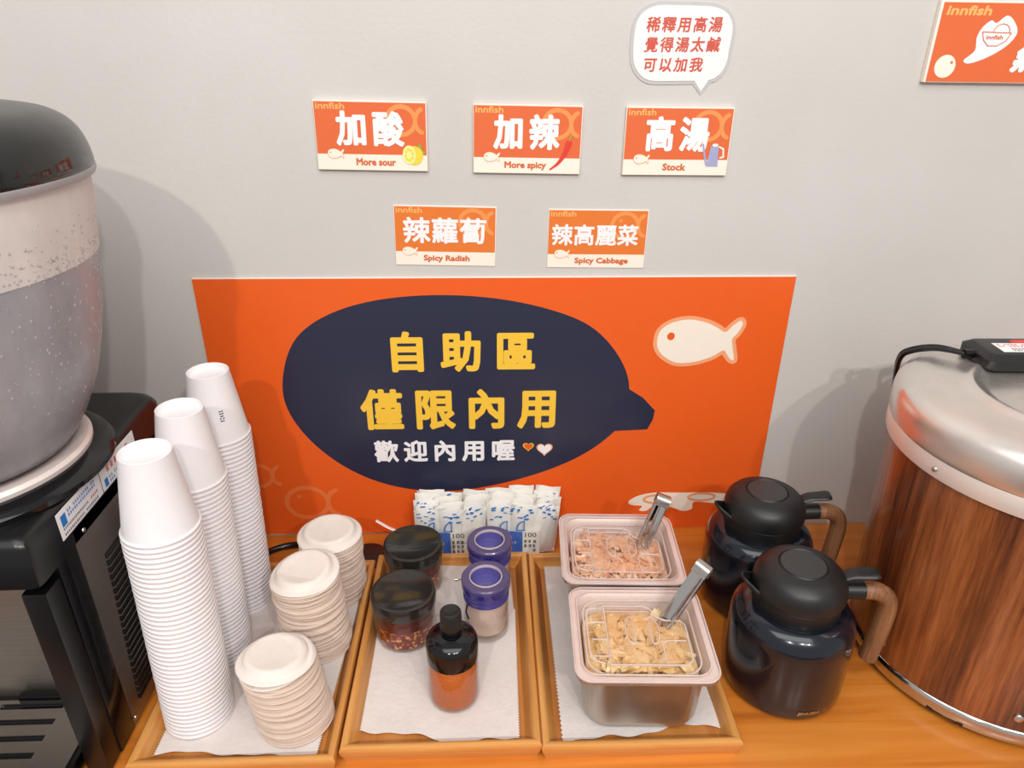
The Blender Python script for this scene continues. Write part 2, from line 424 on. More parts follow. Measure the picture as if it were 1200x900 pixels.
def ring_fish(parent, x, y, a, b, w, z, m, tail=True, a0=0, a1=2*PI, eye=True):
    full = a1-a0 > 6.28
    bm = stroke(ellipse(x, y, a, b, 40, a0, a1), w, z, full)
    if tail: stroke(ellipse(x+a*1.62, y-.0*b, a*.62, b*.85, 16, PI*.6, PI*1.42), w, z, False, bm)
    if eye: poly(ellipse(x-a*.35, y+b*.4, w*.9, w*.9, 14), z, bm)
    flat('fish_ring_emblem', bm, m, parent)

# ------------------------------------------------------------------ setting
def struct(o, kind='structure'): o['kind'] = kind; return o
struct(ob('wall_back', box(-2.2, 2.2, 0, .1, -.9, 2.2), M['wall']))
struct(ob('floor', box(-2.2, 2.2, -3.6, .1, -.95, -.9), mat('grey_floor', (120, 112, 104), .5)))
ct = thing('counter', 'honey orange wood-grain laminate counter running along the wall under everything', 'counter', (0, 0, 0))
ob('worktop', box(-2.0, 2.0, -.66, -.0008, -.035, 0, .003), M['counter'], ct)
ob('front_panel', box(-2.0, 2.0, -.62, -.60, -.9, -.0355), M['counter'], ct)

# ------------------------------------------------------------------ signs on the wall
def sign(name, label, cx, cz, w, h, th, rot, facem, cat='sign', group=None):
    t = thing(name, label, cat, (cx, -.0003, cz), (PI/2, rot, 0), group)
    ob('board', box(-w/2, w/2, -h/2, h/2, 0, th, .0004, seg=1), M['board'], t)
    return t
def card(label, cx, cz, w, h, th, rot, cn, en, facem, pic, nchar):
    t = sign('wall_sign', label, cx, cz, w, h, th, rot, facem, 'sign', 'small orange signs on the wall')
    z = th+.0001; X = lambda u: -w/2+u*w; Y = lambda v: h/2-v*h
    flat('printed_face', poly([(X(.005), Y(.765)), (X(.992), Y(.765)), (X(.992), Y(.02)), (X(.005), Y(.02))], z), facem, t)
    flat('caption_strip', poly([(X(.005), Y(.995)), (X(.992), Y(.995)), (X(.992), Y(.765)), (X(.005), Y(.765))], z), M['cream'], t)
    ring_fish(t, X(.77), Y(.27), .0195, .0185, .0030, z+.0002, M['orange_ring'])
    lettering('brand_lettering', 'innfish', X(.02), X(.275), Y(.125), Y(.03), z+.0003, M['inntext'], t, .0003)
    x0, x1, y0, y1 = {2: (.185, .795, .665, .145), 3: (.08, .91, .64, .20), 4: (.035, .915, .625, .26)}[nchar]
    tw = {2: .285, 3: .272, 4: .215}[nchar]*w
    lettering('lettering', cn, X(x0), X(x1), Y(y0), Y(y1), z+.0005, M['white'], t, {2: .0018, 3: .0011, 4: .0009}[nchar], track=tw)
    lettering('caption_lettering', en, X({'More sour': .35, 'More spicy': .29, 'Stock': .38}.get(en, .28)),
              X({'More sour': .71, 'More spicy': .68, 'Stock': .60, 'Spicy Radish': .74, 'Spicy Cabbage': .83}[en]), Y(.95 if en in ('More spicy', 'Spicy Radish', 'Spicy Cabbage') else .93), Y(.82), z+.0003, M['rust'], t, .00055)
    fish(t, X(.10 if nchar == 2 else .075), Y(.76), .165, z+.0006, M['cream'], M['peach'], .0006, M['rust'])
    if pic == 'lemon':
        cx_, cy_ = X(.86), Y(.76)
        flat('lemon_picture', poly(ellipse(cx_+.003, cy_-.001, .0125, .013, 24), z+.0007), M['lemon'], t)
        flat('lemon_picture', poly(ellipse(cx_-.004, cy_, .0092, .0128, 24), z+.0009), M['lemonlight'], t)
        bm = bmesh.new()
        for k in range(8):
            a = 2*PI*k/8+.2; c = (cx_-.004+.0052*math.cos(a), cy_+.0075*math.sin(a)); poly(ellipse(c[0], c[1], .0019, .0026, 8), z+.0011, bm)
        flat('lemon_picture', bm, M['lemon'], t)
        flat('leaf_picture', poly([(cx_+.008, cy_+.012), (cx_+.012, cy_+.016), (cx_+.014, cy_+.006), (cx_+.019, cy_+.004), (cx_+.016, cy_), (cx_+.012, cy_+.003)], z+.0006), M['green'], t)
    if pic == 'chili':
        pth = smooth_path([(X(.72), Y(.93), 0), (X(.79), Y(.84), 0), (X(.85), Y(.70), 0), (X(.885), Y(.54), 0)], 5); bm = bmesh.new()
        for i, p in enumerate(pth): poly(ellipse(p.x, p.y, .0012+.0036*i/len(pth), .0012+.0036*i/len(pth), 14), z+.0007+i*.00001, bm)
        flat('chili_picture', bm, M['red'], t)
        flat('chili_stem_picture', stroke([(X(.888), Y(.5)), (X(.9), Y(.44)), (X(.912), Y(.42))], .0009, z+.001), M['green'], t)
    if pic == 'kettle':
        flat('kettle_picture', poly([(X(.795), Y(.86)), (X(.905), Y(.86)), (X(.895), Y(.56)), (X(.82), Y(.56))], z+.0008), M['lilac'], t)
        bm = stroke([(X(.795), Y(.83)), (X(.765), Y(.68)), (X(.745), Y(.54))], .0014, z+.0007); flat('kettle_picture', bm, M['lilac'], t)
        bm = stroke([(X(.9), Y(.57)), (X(.94), Y(.6)), (X(.95), Y(.72)), (X(.92), Y(.73))], .0012, z+.0007)
        poly(ellipse(X(.86), Y(.545), .0045, .0022, 12), z+.0008, bm); flat('kettle_picture', bm, M['cream'], t)
    return t
card('small thick orange wall sign with white characters, a lemon picture and the caption More sour', -.1614, .686, .1545, .0925, .006, .023, '加酸', 'More sour', M['orange_sign'], 'lemon', 2)
card('small thick orange wall sign with a red chili picture and the caption More spicy', .0565, .6803, .1525, .0925, .006, .021, '加辣', 'More spicy', M['orange_sign'], 'chili', 2)
card('small thick orange wall sign with a lilac kettle picture and the caption Stock', .2696, .6765, .1515, .0925, .006, .013, '高湯', 'Stock', M['orange_sign'], 'kettle', 2)
card('thin bright orange wall card with three characters and the caption Spicy Radish', -.0645, .543, .1505, .090, .0012, .028, '辣蘿蔔', 'Spicy Radish', M['orange_flat'], None, 3)
card('thin bright orange wall card with four characters and the caption Spicy Cabbage', .1631, .5365, .149, .089, .0012, .018, '辣高麗菜', 'Spicy Cabbage', M['orange_flat'], None, 4)

# big sign cut by the top right of the photo
t = sign('wall_sign', 'large orange wall sign with a white bowl, at the upper right edge', .775, .802, .343, .1005, .008, .013, None)
z = .0081
flat('printed_face', poly([(-.168, -.0495), (.168, -.0495), (.168, .0478), (-.168, .0478)], z), M['orange_sign'], t)
lettering('brand_lettering', 'innfish', -.162, -.101, .0325, .0445, z+.0002, M['inntext'], t, .0007, shear=.15)
bowl = smooth_path([(-.112, .006, 0), (-.108, .018, 0), (-.098, .027, 0), (-.090, .024, 0), (-.078, .033, 0), (-.066, .026, 0), (-.058, .012, 0), (-.068, -.004, 0), (-.09, -.018, 0), (-.113, -.026, 0), (-.122, -.022, 0), (-.11, -.01, 0)], 4, True)
flat('bowl_picture', poly(bowl, z+.0002), M['white'], t)
bm = stroke([(-.106, .013), (-.066, .012), (-.071, .002), (-.082, -.004), (-.094, -.004), (-.102, .003)], .0006, z+.0005, True)
stroke(ellipse(-.08, .013, .011, .010, 14, 0, PI), .0005, z+.0005, False, bm); flat('bowl_outline', bm, M['rust'], t)
lettering('bowl_lettering', 'innfish', -.099, -.076, .004, .0095, z+.0006, M['rust'], t, .0002)
flat('fish_emblem', poly(ellipse(-.146, -.030, .0145, .0145, 28), z+.0002), M['cream'], t)
flat('fish_eye', poly(ellipse(-.138, -.025, .0018, .0018, 12), z+.0004), M['rust'], t)
lettering('lettering', '免費加湯', -.048, .150, .003, .040, z+.0004, M['white'], t, .0024, shear=.2, track=.042)
lettering('lettering', '無限續加', -.056, .142, -.038, -.001, z+.0004, M['white'], t, .0024, shear=.2, track=.042)

# speech bubble card
BUB = [(.1989, .8156), (.2015, .8299), (.2107, .8415), (.2276, .8479), (.2537, .848), (.2828, .8473), (.3064, .8454), (.322, .8377), (.3296, .8247), (.3302, .8089), (.3286, .7929), (.328, .7808), (.3222, .7671), (.3126, .7588)]
BUB2 = [(.3053, .7568), (.2963, .7424), (.2857, .7561)]
BUB3 = [(.2554, .7559), (.2251, .7565), (.211, .7632), (.2018, .7755), (.1989, .789), (.1984, .8024)]
t = thing('speech_bubble_card', 'white speech-bubble card with three lines of brick red characters above the Stock sign', 'sign', (.264, -.0003, .80), (PI/2, 0, 0))
o_ = [(p.x-.264, p.y-.80) for p in smooth_path([(a, b, 0) for a, b in BUB3+BUB], 3)] + [(a-.264, b-.80) for a, b in BUB2]
cx_, cy_ = 0, .003
def offs(pts, d):
    n = len(pts); r = []
    for i in range(n):
        a, b = Vector(pts[i-1]), Vector(pts[(i+1) % n]); v = b-a; q = Vector((-v.y, v.x)).normalized()
        r.append((pts[i][0]+q.x*d, pts[i][1]+q.y*d))
    return r
film = offs(o_, .0045)
ob('clear_border', loft([[(x, y, 0) for x, y in film], [(x, y, .001) for x, y in film]], True, True), mat('milky_laminate_border', (196, 193, 193), .3, vary=.02), t)
ob('card', loft([[(x, y, .0011) for x, y in o_], [(x, y, .0018) for x, y in o_]], True, True), mat('white_card', (240, 240, 236), .5, vary=.01), t)
for s, a, b, c, d, n_ in (('稀釋用高湯', -.0506, .0515, .0152, .0345, .0185), ('覺得湯太鹹', -.0515, .0510, -.0090, .0102, .0185), ('可以加我', -.0515, .0305, -.0335, -.0148, .0185)):
    lettering('lettering', s, a, b, c, d, .0020, M['redtext'], t, .0005, shear=.1, track=n_)

# long orange banner
RB = -.0068
bt = thing('wall_banner', 'wide orange banner with a navy speech bubble, yellow characters and a white fish', 'banner', (.012, -.0004, .2395), (PI/2, -RB, 0))
BW, BH = .9262, .4785
ob('panel', box(-BW/2, BW/2, -.2385, .24, 0, .0025, .0004, seg=1), M['board'], bt)
flat('orange_face', poly([(-BW/2, -.2385), (BW/2, -.2385), (BW/2, .2385), (-BW/2, .2385)], .0026), M['orange'], bt)
def bl(p): 
    x, y = p[0]-.012, p[1]-.2395; c, s = math.cos(-RB), math.sin(-RB); return (x*c-y*s, x*s+y*c)
E1 = [(-.3397, .3065), (-.322, .3664), (-.2965, .3981), (-.2395, .4328), (-.1591, .4499), (-.0708, .4543), (.0348, .4461), (.1196, .4182), (.1568, .4019), (.1898, .3721), (.2158, .3342), (.2278, .3032), (.2291, .2843)]
E2 = [(.2533, .2679), (.2755, .2433)]; E3 = [(.2654, .2071), (.2098, .2049)]
E4 = [(.1863, .1783), (.1345, .1415), (.0542, .1115), (-.0364, .0885), (-.1117, .0870), (-.1854, .1010), (-.2507, .1361), (-.2993, .1834), (-.3315, .2337), (-.3413, .2754)]
sm = lambda L: [(p.x, p.y) for p in smooth_path([(a, b, 0) for a, b in L], 5)]
body_ = sm([E3[1]]+E4+E1)
for _ in range(22):
    body_ = [body_[0]]+[((a[0]+b[0]*2+c[0])/4, (a[1]+b[1]*2+c[1])/4) for a, b, c in zip(body_, body_[1:], body_[2:])]+[body_[-1]]
outl = body_+E2+[(.2735, .226), E3[0]]
flat('navy_speech_bubble', poly([bl(p) for p in outl], .0029), M['navy'], bt)
def blt(name, s, x0, x1, y0, y1, m, bold, tr):
    a, b = bl((x0, y0)), bl((x1, y1)); return lettering(name, s, a[0], b[0], (a[1]+bl((x1, y0))[1])/2, (b[1]+bl((x0, y1))[1])/2, .0032, m, bt, bold, track=tr)
blt('yellow_lettering', '自助區', -.1680, .0745, .3180, .3900, M['yellow'], .0027, .068)
blt('yellow_lettering', '僅限內用', -.2160, .1135, .2110, .2890, M['yellow'], .0027, .070)
blt('white_lettering', '歡迎內用喔', -.2010, .0400, .1490, .1925, M['white'], .0014, .0415)
def heart(x, y, s, m, z):
    pts = [(x+s*16*math.sin(a)**3/16, y+s*(13*math.cos(a)-5*math.cos(2*a)-2*math.cos(3*a)-math.cos(4*a))/16) for a in [2*PI*i/40 for i in range(40)]]
    flat('heart', poly([bl(p) for p in pts][::-1], z), m, bt)
heart(.0626, .1775, .0095, M['yellow'], .0031); heart(.0626, .1775, .0075, M['orange'], .0033)
heart(.0905, .172, .0140, M['peach'], .0031); heart(.0905, .172, .0115, M['white'], .0033)
fx, fy = bl((.268, .368))
pts = fish_pts(fx, fy, 1)
flat('fish_outline', stroke(pts, .0062, .0029, True, nd=12), M['peach'], bt)
flat('fish_emblem', poly(pts, .0031), M['cream'], bt)
flat('fish_eye', poly(ellipse(fx+.0216, fy+.0101, .0062, .0068, 20), .0033), M['orange'], bt)
PUD = [(.2436, .0585), (.2592, .0705), (.2894, .0771), (.3305, .0761), (.3925, .0746), (.4293, .0694), (.4522, .0584), (.4057, .0514), (.3637, .0556), (.3602, .0401), (.3424, .0361), (.3234, .0441), (.2919, .048), (.2772, .0378), (.2641, .0394), (.2686, .0486), (.2503, .0509)]
flat('cream_puddle', poly([bl((p.x, p.y)) for p in smooth_path([(a, b, 0) for a, b in PUD], 4, True)], .0029), M['cream'], bt)
flat('puddle_ring', stroke([bl(p) for p in ellipse(.295, .063, .024, .0085, 24)], .0022, .0031, True), M['peach'], bt)
flat('puddle_ring', stroke([bl(p) for p in ellipse(.375, .066, .024, .0075, 24)], .0022, .0031, True), M['peach'], bt)
a = bl((-.3264, .0705)); ring_fish(bt, a[0], a[1], .036, .0315, .0042, .0029, M['ring_banner'])
a = bl((-.4031, .1280)); ring_fish(bt, a[0], a[1], .0235, .0215, .0036, .0029, M['ring_banner'])

# ------------------------------------------------------------------ trays and paper liners
def tray(label, x0, y0, rz=0):
    w, d, h = .25, .369, .028
    t = thing('bamboo_tray', label, 'tray', (x0+w/2, y0+d/2, 0), (0, 0, rz), 'bamboo trays side by side')
    ob('base_board', box(-w/2+.012, w/2-.012, -d/2+.012, d/2-.012, .003, .009), M['bamboo_base'], t)
    # rail profile: (inset from outer edge, z)
    prof = [(.006, 0), (.001, .017), (0, .024), (.002, .0275), (.005, .028), (.0085, .0272), (.0105, .0245), (.0125, .018), (.020, .0095), (.020, .002)]
    def rail(hw, hd):   # runs along x at -y side, mitred
        bm = bmesh.new(); L = []
        A = [(-hw+i, -hd+i, z) for i, z in prof]; B = [(hw-i, -hd+i, z) for i, z in prof]
        loft([A, B], True, True, bm); return mk(bm, True, 50)
    for k in range(4):
        hw, hd = ((w/2, d/2) if k % 2 == 0 else (d/2, w/2))
        ob('side_rail', rail(hw, hd), M['bamboo'], t, rot=(0, 0, k*PI/2))
    return t
def liner(label, c, z=.0105, seed=1, serr=.0022, wavy=.004, group='paper liners in the trays'):
    """c: four corners front-left, front-right, back-right, back-left in world x,y"""
    rnd = random.Random(seed); ph = [rnd.uniform(0, 6) for _ in range(6)]
    nx, ny = 40, 110; bm = bmesh.new(); g = []
    for j in range(ny+1):
        v = j/ny; row = []
        for i in range(nx+1):
            u = i/nx
            ax = (c[0][0]*(1-u)+c[1][0]*u)*(1-v)+(c[3][0]*(1-u)+c[2][0]*u)*v
            ay = (c[0][1]*(1-u)+c[1][1]*u)*(1-v)+(c[3][1]*(1-u)+c[2][1]*u)*v
            if i == 0: ax += serr*(j % 2)
            if i == nx: ax -= serr*(j % 2)
            ed = max(0, 1-v*6)
            ay += ed*wavy*(math.sin(u*5+ph[0])+.5*math.sin(u*13+ph[1])+.25*math.sin(u*31+ph[2]))
            zz = z + .0007*(math.sin(ax*60+ph[3])*math.sin(ay*45+ph[4])+1) + .0005*abs(math.sin(ax*21+ay*9+ph[5]))
            row.append(bm.verts.new((ax, ay, zz)))
        g.append(row)
    for j in range(ny):
        for i in range(nx): bm.faces.new((g[j][i], g[j][i+1], g[j+1][i+1], g[j+1][i]))
    o = ob('paper_liner', mk(bm), M['tissue']); tag(o, label, 'paper', group); return o
tray('left bamboo tray holding the paper cup towers and white pulp lid stacks', -.4462, -.4771, .003)
tray('middle bamboo tray holding the black-lidded jars and violet canisters', -.1937, -.4643, 0)
tray('right bamboo tray holding the two steel food pans', .0563, -.4695, -.006)
liner('white tissue liner with ragged edges under the front cup tower in the left tray', [(-.4255, -.452), (-.222, -.4535), (-.214, -.27), (-.424, -.26)], .0105, 1)
liner('white tissue liner under the rear cup tower in the left tray', [(-.418, -.285), (-.214, -.29), (-.208, -.150), (-.41, -.135)], .0125, 2)
liner('white tissue liner lying under the jars and canisters in the middle tray', [(-.176, -.4300), (.030, -.4430), (.033, -.215), (-.176, -.20)], .0105, 3, wavy=.006)
liner('upper tissue liner under the rear jar and rear canister in the middle tray', [(-.174, -.225), (.031, -.222), (.027, -.112), (-.172, -.11)], .0125, 4)
liner('white tissue liner with a torn front edge beneath the two steel pans', [(.082, -.441), (.2925, -.438), (.285, -.115), (.083, -.118)], .0105, 5, wavy=.007)

def nth(k):
    a = ['', 'first', 'second', 'third', 'fourth', 'fifth', 'sixth', 'seventh', 'eighth', 'ninth', 'tenth', 'eleventh', 'twelfth', 'thirteenth', 'fourteenth', 'fifteenth', 'sixteenth', 'seventeenth', 'eighteenth', 'nineteenth', 'twentieth']
    return a[k] if k < 21 else 'twenty-'+a[k-20]
# ------------------------------------------------------------------ paper cups (upside down, nested)
def cup_mesh():
    pr_ = [(.0388, .0028), (.0402, .0004), (.0420, .0), (.0432, .0014), (.0430, .0034), (.0412, .0044), (.0405, .006), (.0280, .0985), (.0278, .1003), (.0270, .1008), (.0262, .0995), (.0259, .0925), (.0250, .0915), (0, .0918)]
    inner = [(0, .0905), (.0255, .0905), (.0386, .006), (.0388, .0028)]
    bm = lathe(pr_+inner[:0], 44); lathe(inner, 44, bm)
    bmesh.ops.remove_doubles(bm, verts=bm.verts, dist=1e-5)
    me = mk(bm, True, 50); me.materials.append(M['cup']); return me
CUP = cup_mesh(); CUP.name = 'paper_cup'
def tower(which, x, y, n, x2, y2, ztop, mark=False):
    z0 = .0125; zr = ztop-.1005; sp = (zr-z0)/(n-1); grp = 'upturned paper cups of the %s tower' % which
    last = None
    for i in range(n):
        f = i/(n-1); o = bpy.data.objects.new('paper_cup', CUP); COL.objects.link(o)
        jx, jy = random.uniform(-.0002, .0002), random.uniform(-.0002, .0002)
        o.location = (x+(x2-x)*f+jx, y+(y2-y)*f+jy, z0+i*sp); o.rotation_euler = (0, math.atan2(x2-x, zr), 0)
        if i == 0: tag(o, 'lowest white paper cup of the %s tower, rim on the tissue' % which, 'cup', grp)
        elif i == n-1: tag(o, 'topmost upturned white paper cup of the %s tower, whole side and base showing' % which, 'cup', grp)
        else: tag(o, 'white paper cup nested in the %s tower, %s rim up from the bottom' % (which, nth(i+1)) if i < n//2 else 'white paper cup nested in the %s tower, %s rim down from the top' % (which, nth(n-i)), 'cup', grp)
        last = o
    return last
tower('front', -.3890, -.3890, 44, -.3800, -.3830, .4080)
tower('middle', -.3970, -.2790, 43, -.3845, -.2770, .4050)
top = tower('rear', -.3920, -.1780, 43, -.3895, -.1560, .3990, True)
# small printed mark below where the code sits on the cup
bm = bmesh.new()
rnd = random.Random(3)
for k in range(5):
    a = -.98+.0; zz = .052-k*.0035
    for q in range(2):
        ang = a+(.05 if q else -.03)+rnd.uniform(-.02, .02); r = .0406-(.0125*(zz-.006)/.0925)+.0001
        c = Vector((r*math.cos(ang), r*math.sin(ang), zz)); e = Vector((-math.sin(ang), math.cos(ang), 0))*.0012; u = Vector((0, 0, .0009))
        bm.faces.new([bm.verts.new(v) for v in (c-e-u, c+e-u, c+e+u, c-e+u)])
ob('ink_mark', mk(bm, False), M['ink'], top)

# ------------------------------------------------------------------ pulp lids, stacked upside down
def lid_mesh(m):
    P = [(.0455, .0012), (.0478, .0), (.0486, .0012), (.0478, .0024), (.0455, .0032), (.0425, .0040), (.0408, .0052), (.0385, .0100), (.0365, .0128), (.0335, .0138), (.0300, .0134), (.028, .0128), (0, .0127)]
    I = [(0, .0112), (.033, .0118), (.0405, .0035), (.0455, .0012)]
    bm = lathe(P, 44); lathe(I, 44, bm); bmesh.ops.remove_doubles(bm, verts=bm.verts, dist=1e-5)
    me = mk(bm, True, 60); me.materials.append(m); me.name = 'pulp_lid'; return me
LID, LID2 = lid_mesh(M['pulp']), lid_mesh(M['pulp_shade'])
def lidstack(which, x, y, ztop, n, x2, y2, tilt):
    z0 = .0125; zt = ztop-.0138; grp = 'pulp lids of the %s stack' % which
    for i in range(n):
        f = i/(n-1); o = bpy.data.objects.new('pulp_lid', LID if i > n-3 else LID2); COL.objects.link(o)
        k = 1 if i == n-1 else random.uniform(.955, .995)
        o.location = (x+(x2-x)*f+random.uniform(-.0011, .0011), y+(y2-y)*f+random.uniform(-.0011, .0011), z0+(zt-z0)*f)
        o.scale = (k, k, .9); o.rotation_euler = (tilt[0]*f+random.uniform(-.018, .018)*min(1, i), tilt[1]*f+random.uniform(-.018, .018)*min(1, i), random.uniform(0, 6))
        if i == 0: lb = 'lowest white pulp lid of the %s lid stack, on the tissue' % which
        elif i == n-1: lb = 'topmost white pulp lid of the %s lid stack with its round raised top showing' % which
        else: lb = 'white pulp lid in the %s lid stack, %s edge up from the bottom' % (which, nth(i+1)) if i < n//2 else 'white pulp lid in the %s lid stack, %s edge down from the top' % (which, nth(n-i))
        tag(o, lb, 'lid', grp)
lidstack('front', -.2600, -.4000, .1240, 30, -.2740, -.3960, (0, -.10))
lidstack('middle', -.2570, -.2700, .1470, 36, -.2660, -.2660, (0, -.12))
lidstack('rear', -.2510, -.1640, .1380, 34, -.2505, -.1660, (0, 0))

# ------------------------------------------------------------------ chili jars with black lids
def jar(label, x, y, spoon=False):
    t = thing('chili_jar', label, 'jar', (x, y, .0125), group='black-lidded chili jars')
    R = .0445
    ob('glass_body', lathe([(0, 0), (R-.006, 0), (R-.001, .003), (R, .008), (R, .062), (R-.003, .066), (R-.004, .074)], 56), M['glass'], t)
    ob('chili_flakes', lathe([(0, .002), (R-.007, .002), (R-.003, .006), (R-.0022, .036), (0, .036)], 48), M['flakes'], t)
    ob('chili_oil', lathe([(0, .0362), (R-.0022, .0362), (R-.0022, .058), (0, .058)], 48), M['chilioil'], t)
    ob('lid', lathe([(R+.0005, .060), (R+.0022, .0605), (R+.0026, .063), (R+.0026, .077), (R+.0015, .0800), (R-.001, .0812), (R-.0035, .0810), (R-.0045, .0803), (0, .0803)], 64), M['jarlid'], t)
    if spoon:
        ob('spoon_handle', sweep([(-.020, .030, .076), (-.042, .036, .083), (-.062, .042, .093)], .0030, .0012, 8), M['clearedge'], t)
    return t
jar('front black-lidded glass jar of red chili oil with flakes settled at its base', -.1315, -.2570)
jar('rear black-lidded glass jar of dark red chili with a clear spoon handle at its side', -.1270, -.1490, True)

# ------------------------------------------------------------------ violet-lidded canisters
def canister(label, x, y, h=.1115):
    t = thing('condiment_canister', label, 'canister', (x, y, .0125), group='violet-lidded canisters'); R = .0325
    H = h-.0125
    ob('clear_body', lathe([(0, 0), (R-.004, 0), (R-.0005, .003), (R, .006), (R, .030), (R-.0012, .032), (R, .034), (R, H-.030)], 48), M['glass'], t)
    ob('powder', lathe([(0, .012), (R-.003, .012), (R-.0025, .014), (R-.0025, H-.033), (0, H-.033)], 40), M['salt'], t)
    ob('screw_collar', lathe([(R-.002, H-.034), (R+.0006, H-.034), (R+.001, H-.028), (R+.0002, H-.026), (R+.0012, H-.024), (R+.0004, H-.021), (R+.0014, H-.0185), (R, H-.0175)], 48), M['violet'], t)
    ob('dark_band', lathe([(R, H-.0178), (R+.0022, H-.0175), (R+.0028, H-.015), (R+.0028, H-.007), (R+.0016, H-.0062), (R, H-.006)], 48), M['violetdark'], t)
    ob('lid', lathe([(R+.0012, H-.0063), (R+.0026, H-.0055), (R+.0028, H-.002), (R+.0012, H), (.0262, H), (.0245, H-.0008)], 56), M['violetlid'], t)
    ob('sunken_recess', lathe([(.0245, H-.0008), (.0235, H-.0024), (.0225, H-.006), (.0218, H-.015), (.0205, H-.0168), (0, H-.0172)], 56), M['violetrecess'], t)
    ob('recess_ring', lathe([(.0240, H-.0005), (.0236, H+.0009), (.0226, H+.0009), (.0221, H-.003)], 48), M['clearedge'], t)
    ob('latch_pin', sweep([(-.030, 0, H-.0045), (-.0405, -.001, H-.0045)], .0013, seg=8), M['chrome'], t)
    ob('latch_tip', sweep([(-.0400, -.001, H-.0045), (-.0450, -.0015, H-.0045)], .0024, seg=10), M['satinblack' if 'rear' in label else 'chrome'], t)
    return t
c1 = canister('front clear canister of pale powder with a violet sunken lid', -.0120, -.2530)
ob('hook', sweep(smooth_path([(-.0265, -.026, .070), (-.0285, -.028, .058), (-.0250, -.031, .048)], 5), .0014, seg=8), M['satinblack'], c1)
canister('rear clear canister of pale powder with a violet sunken lid, before the sachet packs', -.0060, -.1620, .1060)

# ------------------------------------------------------------------ orange powder bottle
t = thing('spice_bottle', 'small glass bottle of orange chili powder with a tall black cap, frontmost in middle tray', 'bottle', (-.0558, -.3730, .0125))
ob('glass_body', lathe([(0, 0), (.028, 0), (.0325, .003), (.0335, .008), (.0335, .060), (.0325, .072), (.031, .080)], 48), M['glass'], t)
ob('chili_powder', lathe([(0, .003), (.028, .003), (.0312, .007), (.0315, .058), (.030, .072), (0, .073)], 40), M['powder'], t)
bm = bmesh.new(); segs = 60; L = []
for r, z, fl in [(.0325, .072, 1), (.0334, .073, 1), (.0336, .098, 1), (.0320, .1035, 0), (.0280, .1075, 0), (.0200, .1105, 0), (.0135, .1125, 0), (.0125, .116, 0), (.0120, .1205, 0)]:
    L.append([((r+(.0004*(k % 2) if fl else 0))*math.cos(2*PI*k/segs), (r+(.0004*(k % 2) if fl else 0))*math.sin(2*PI*k/segs), z) for k in range(segs)])
loft(L, False, False, bm); ob('collar', bm, M['glossblack'], t)
ob('neck_rings', lathe([(.0120, .114), (.0150, .1145), (.0150, .117), (.0128, .1175), (.0145, .119), (.0145, .1215), (.011, .122)], 32), M['glossblack'], t)
L = []
for r, z in [(.0130, .1215), (.0140, .1225), (.0134, .146), (.0124, .1480), (.0105, .1488)]:
    L.append([((r+.0003*(k % 2))*math.cos(2*PI*k/48), (r+.0003*(k % 2))*math.sin(2*PI*k/48), z) for k in range(48)])
L += [[(.0095*math.cos(2*PI*k/48), .0095*math.sin(2*PI*k/48), .1480) for k in range(48)]]
ob('cap', loft(L, True, True), M['satinblack'], t)

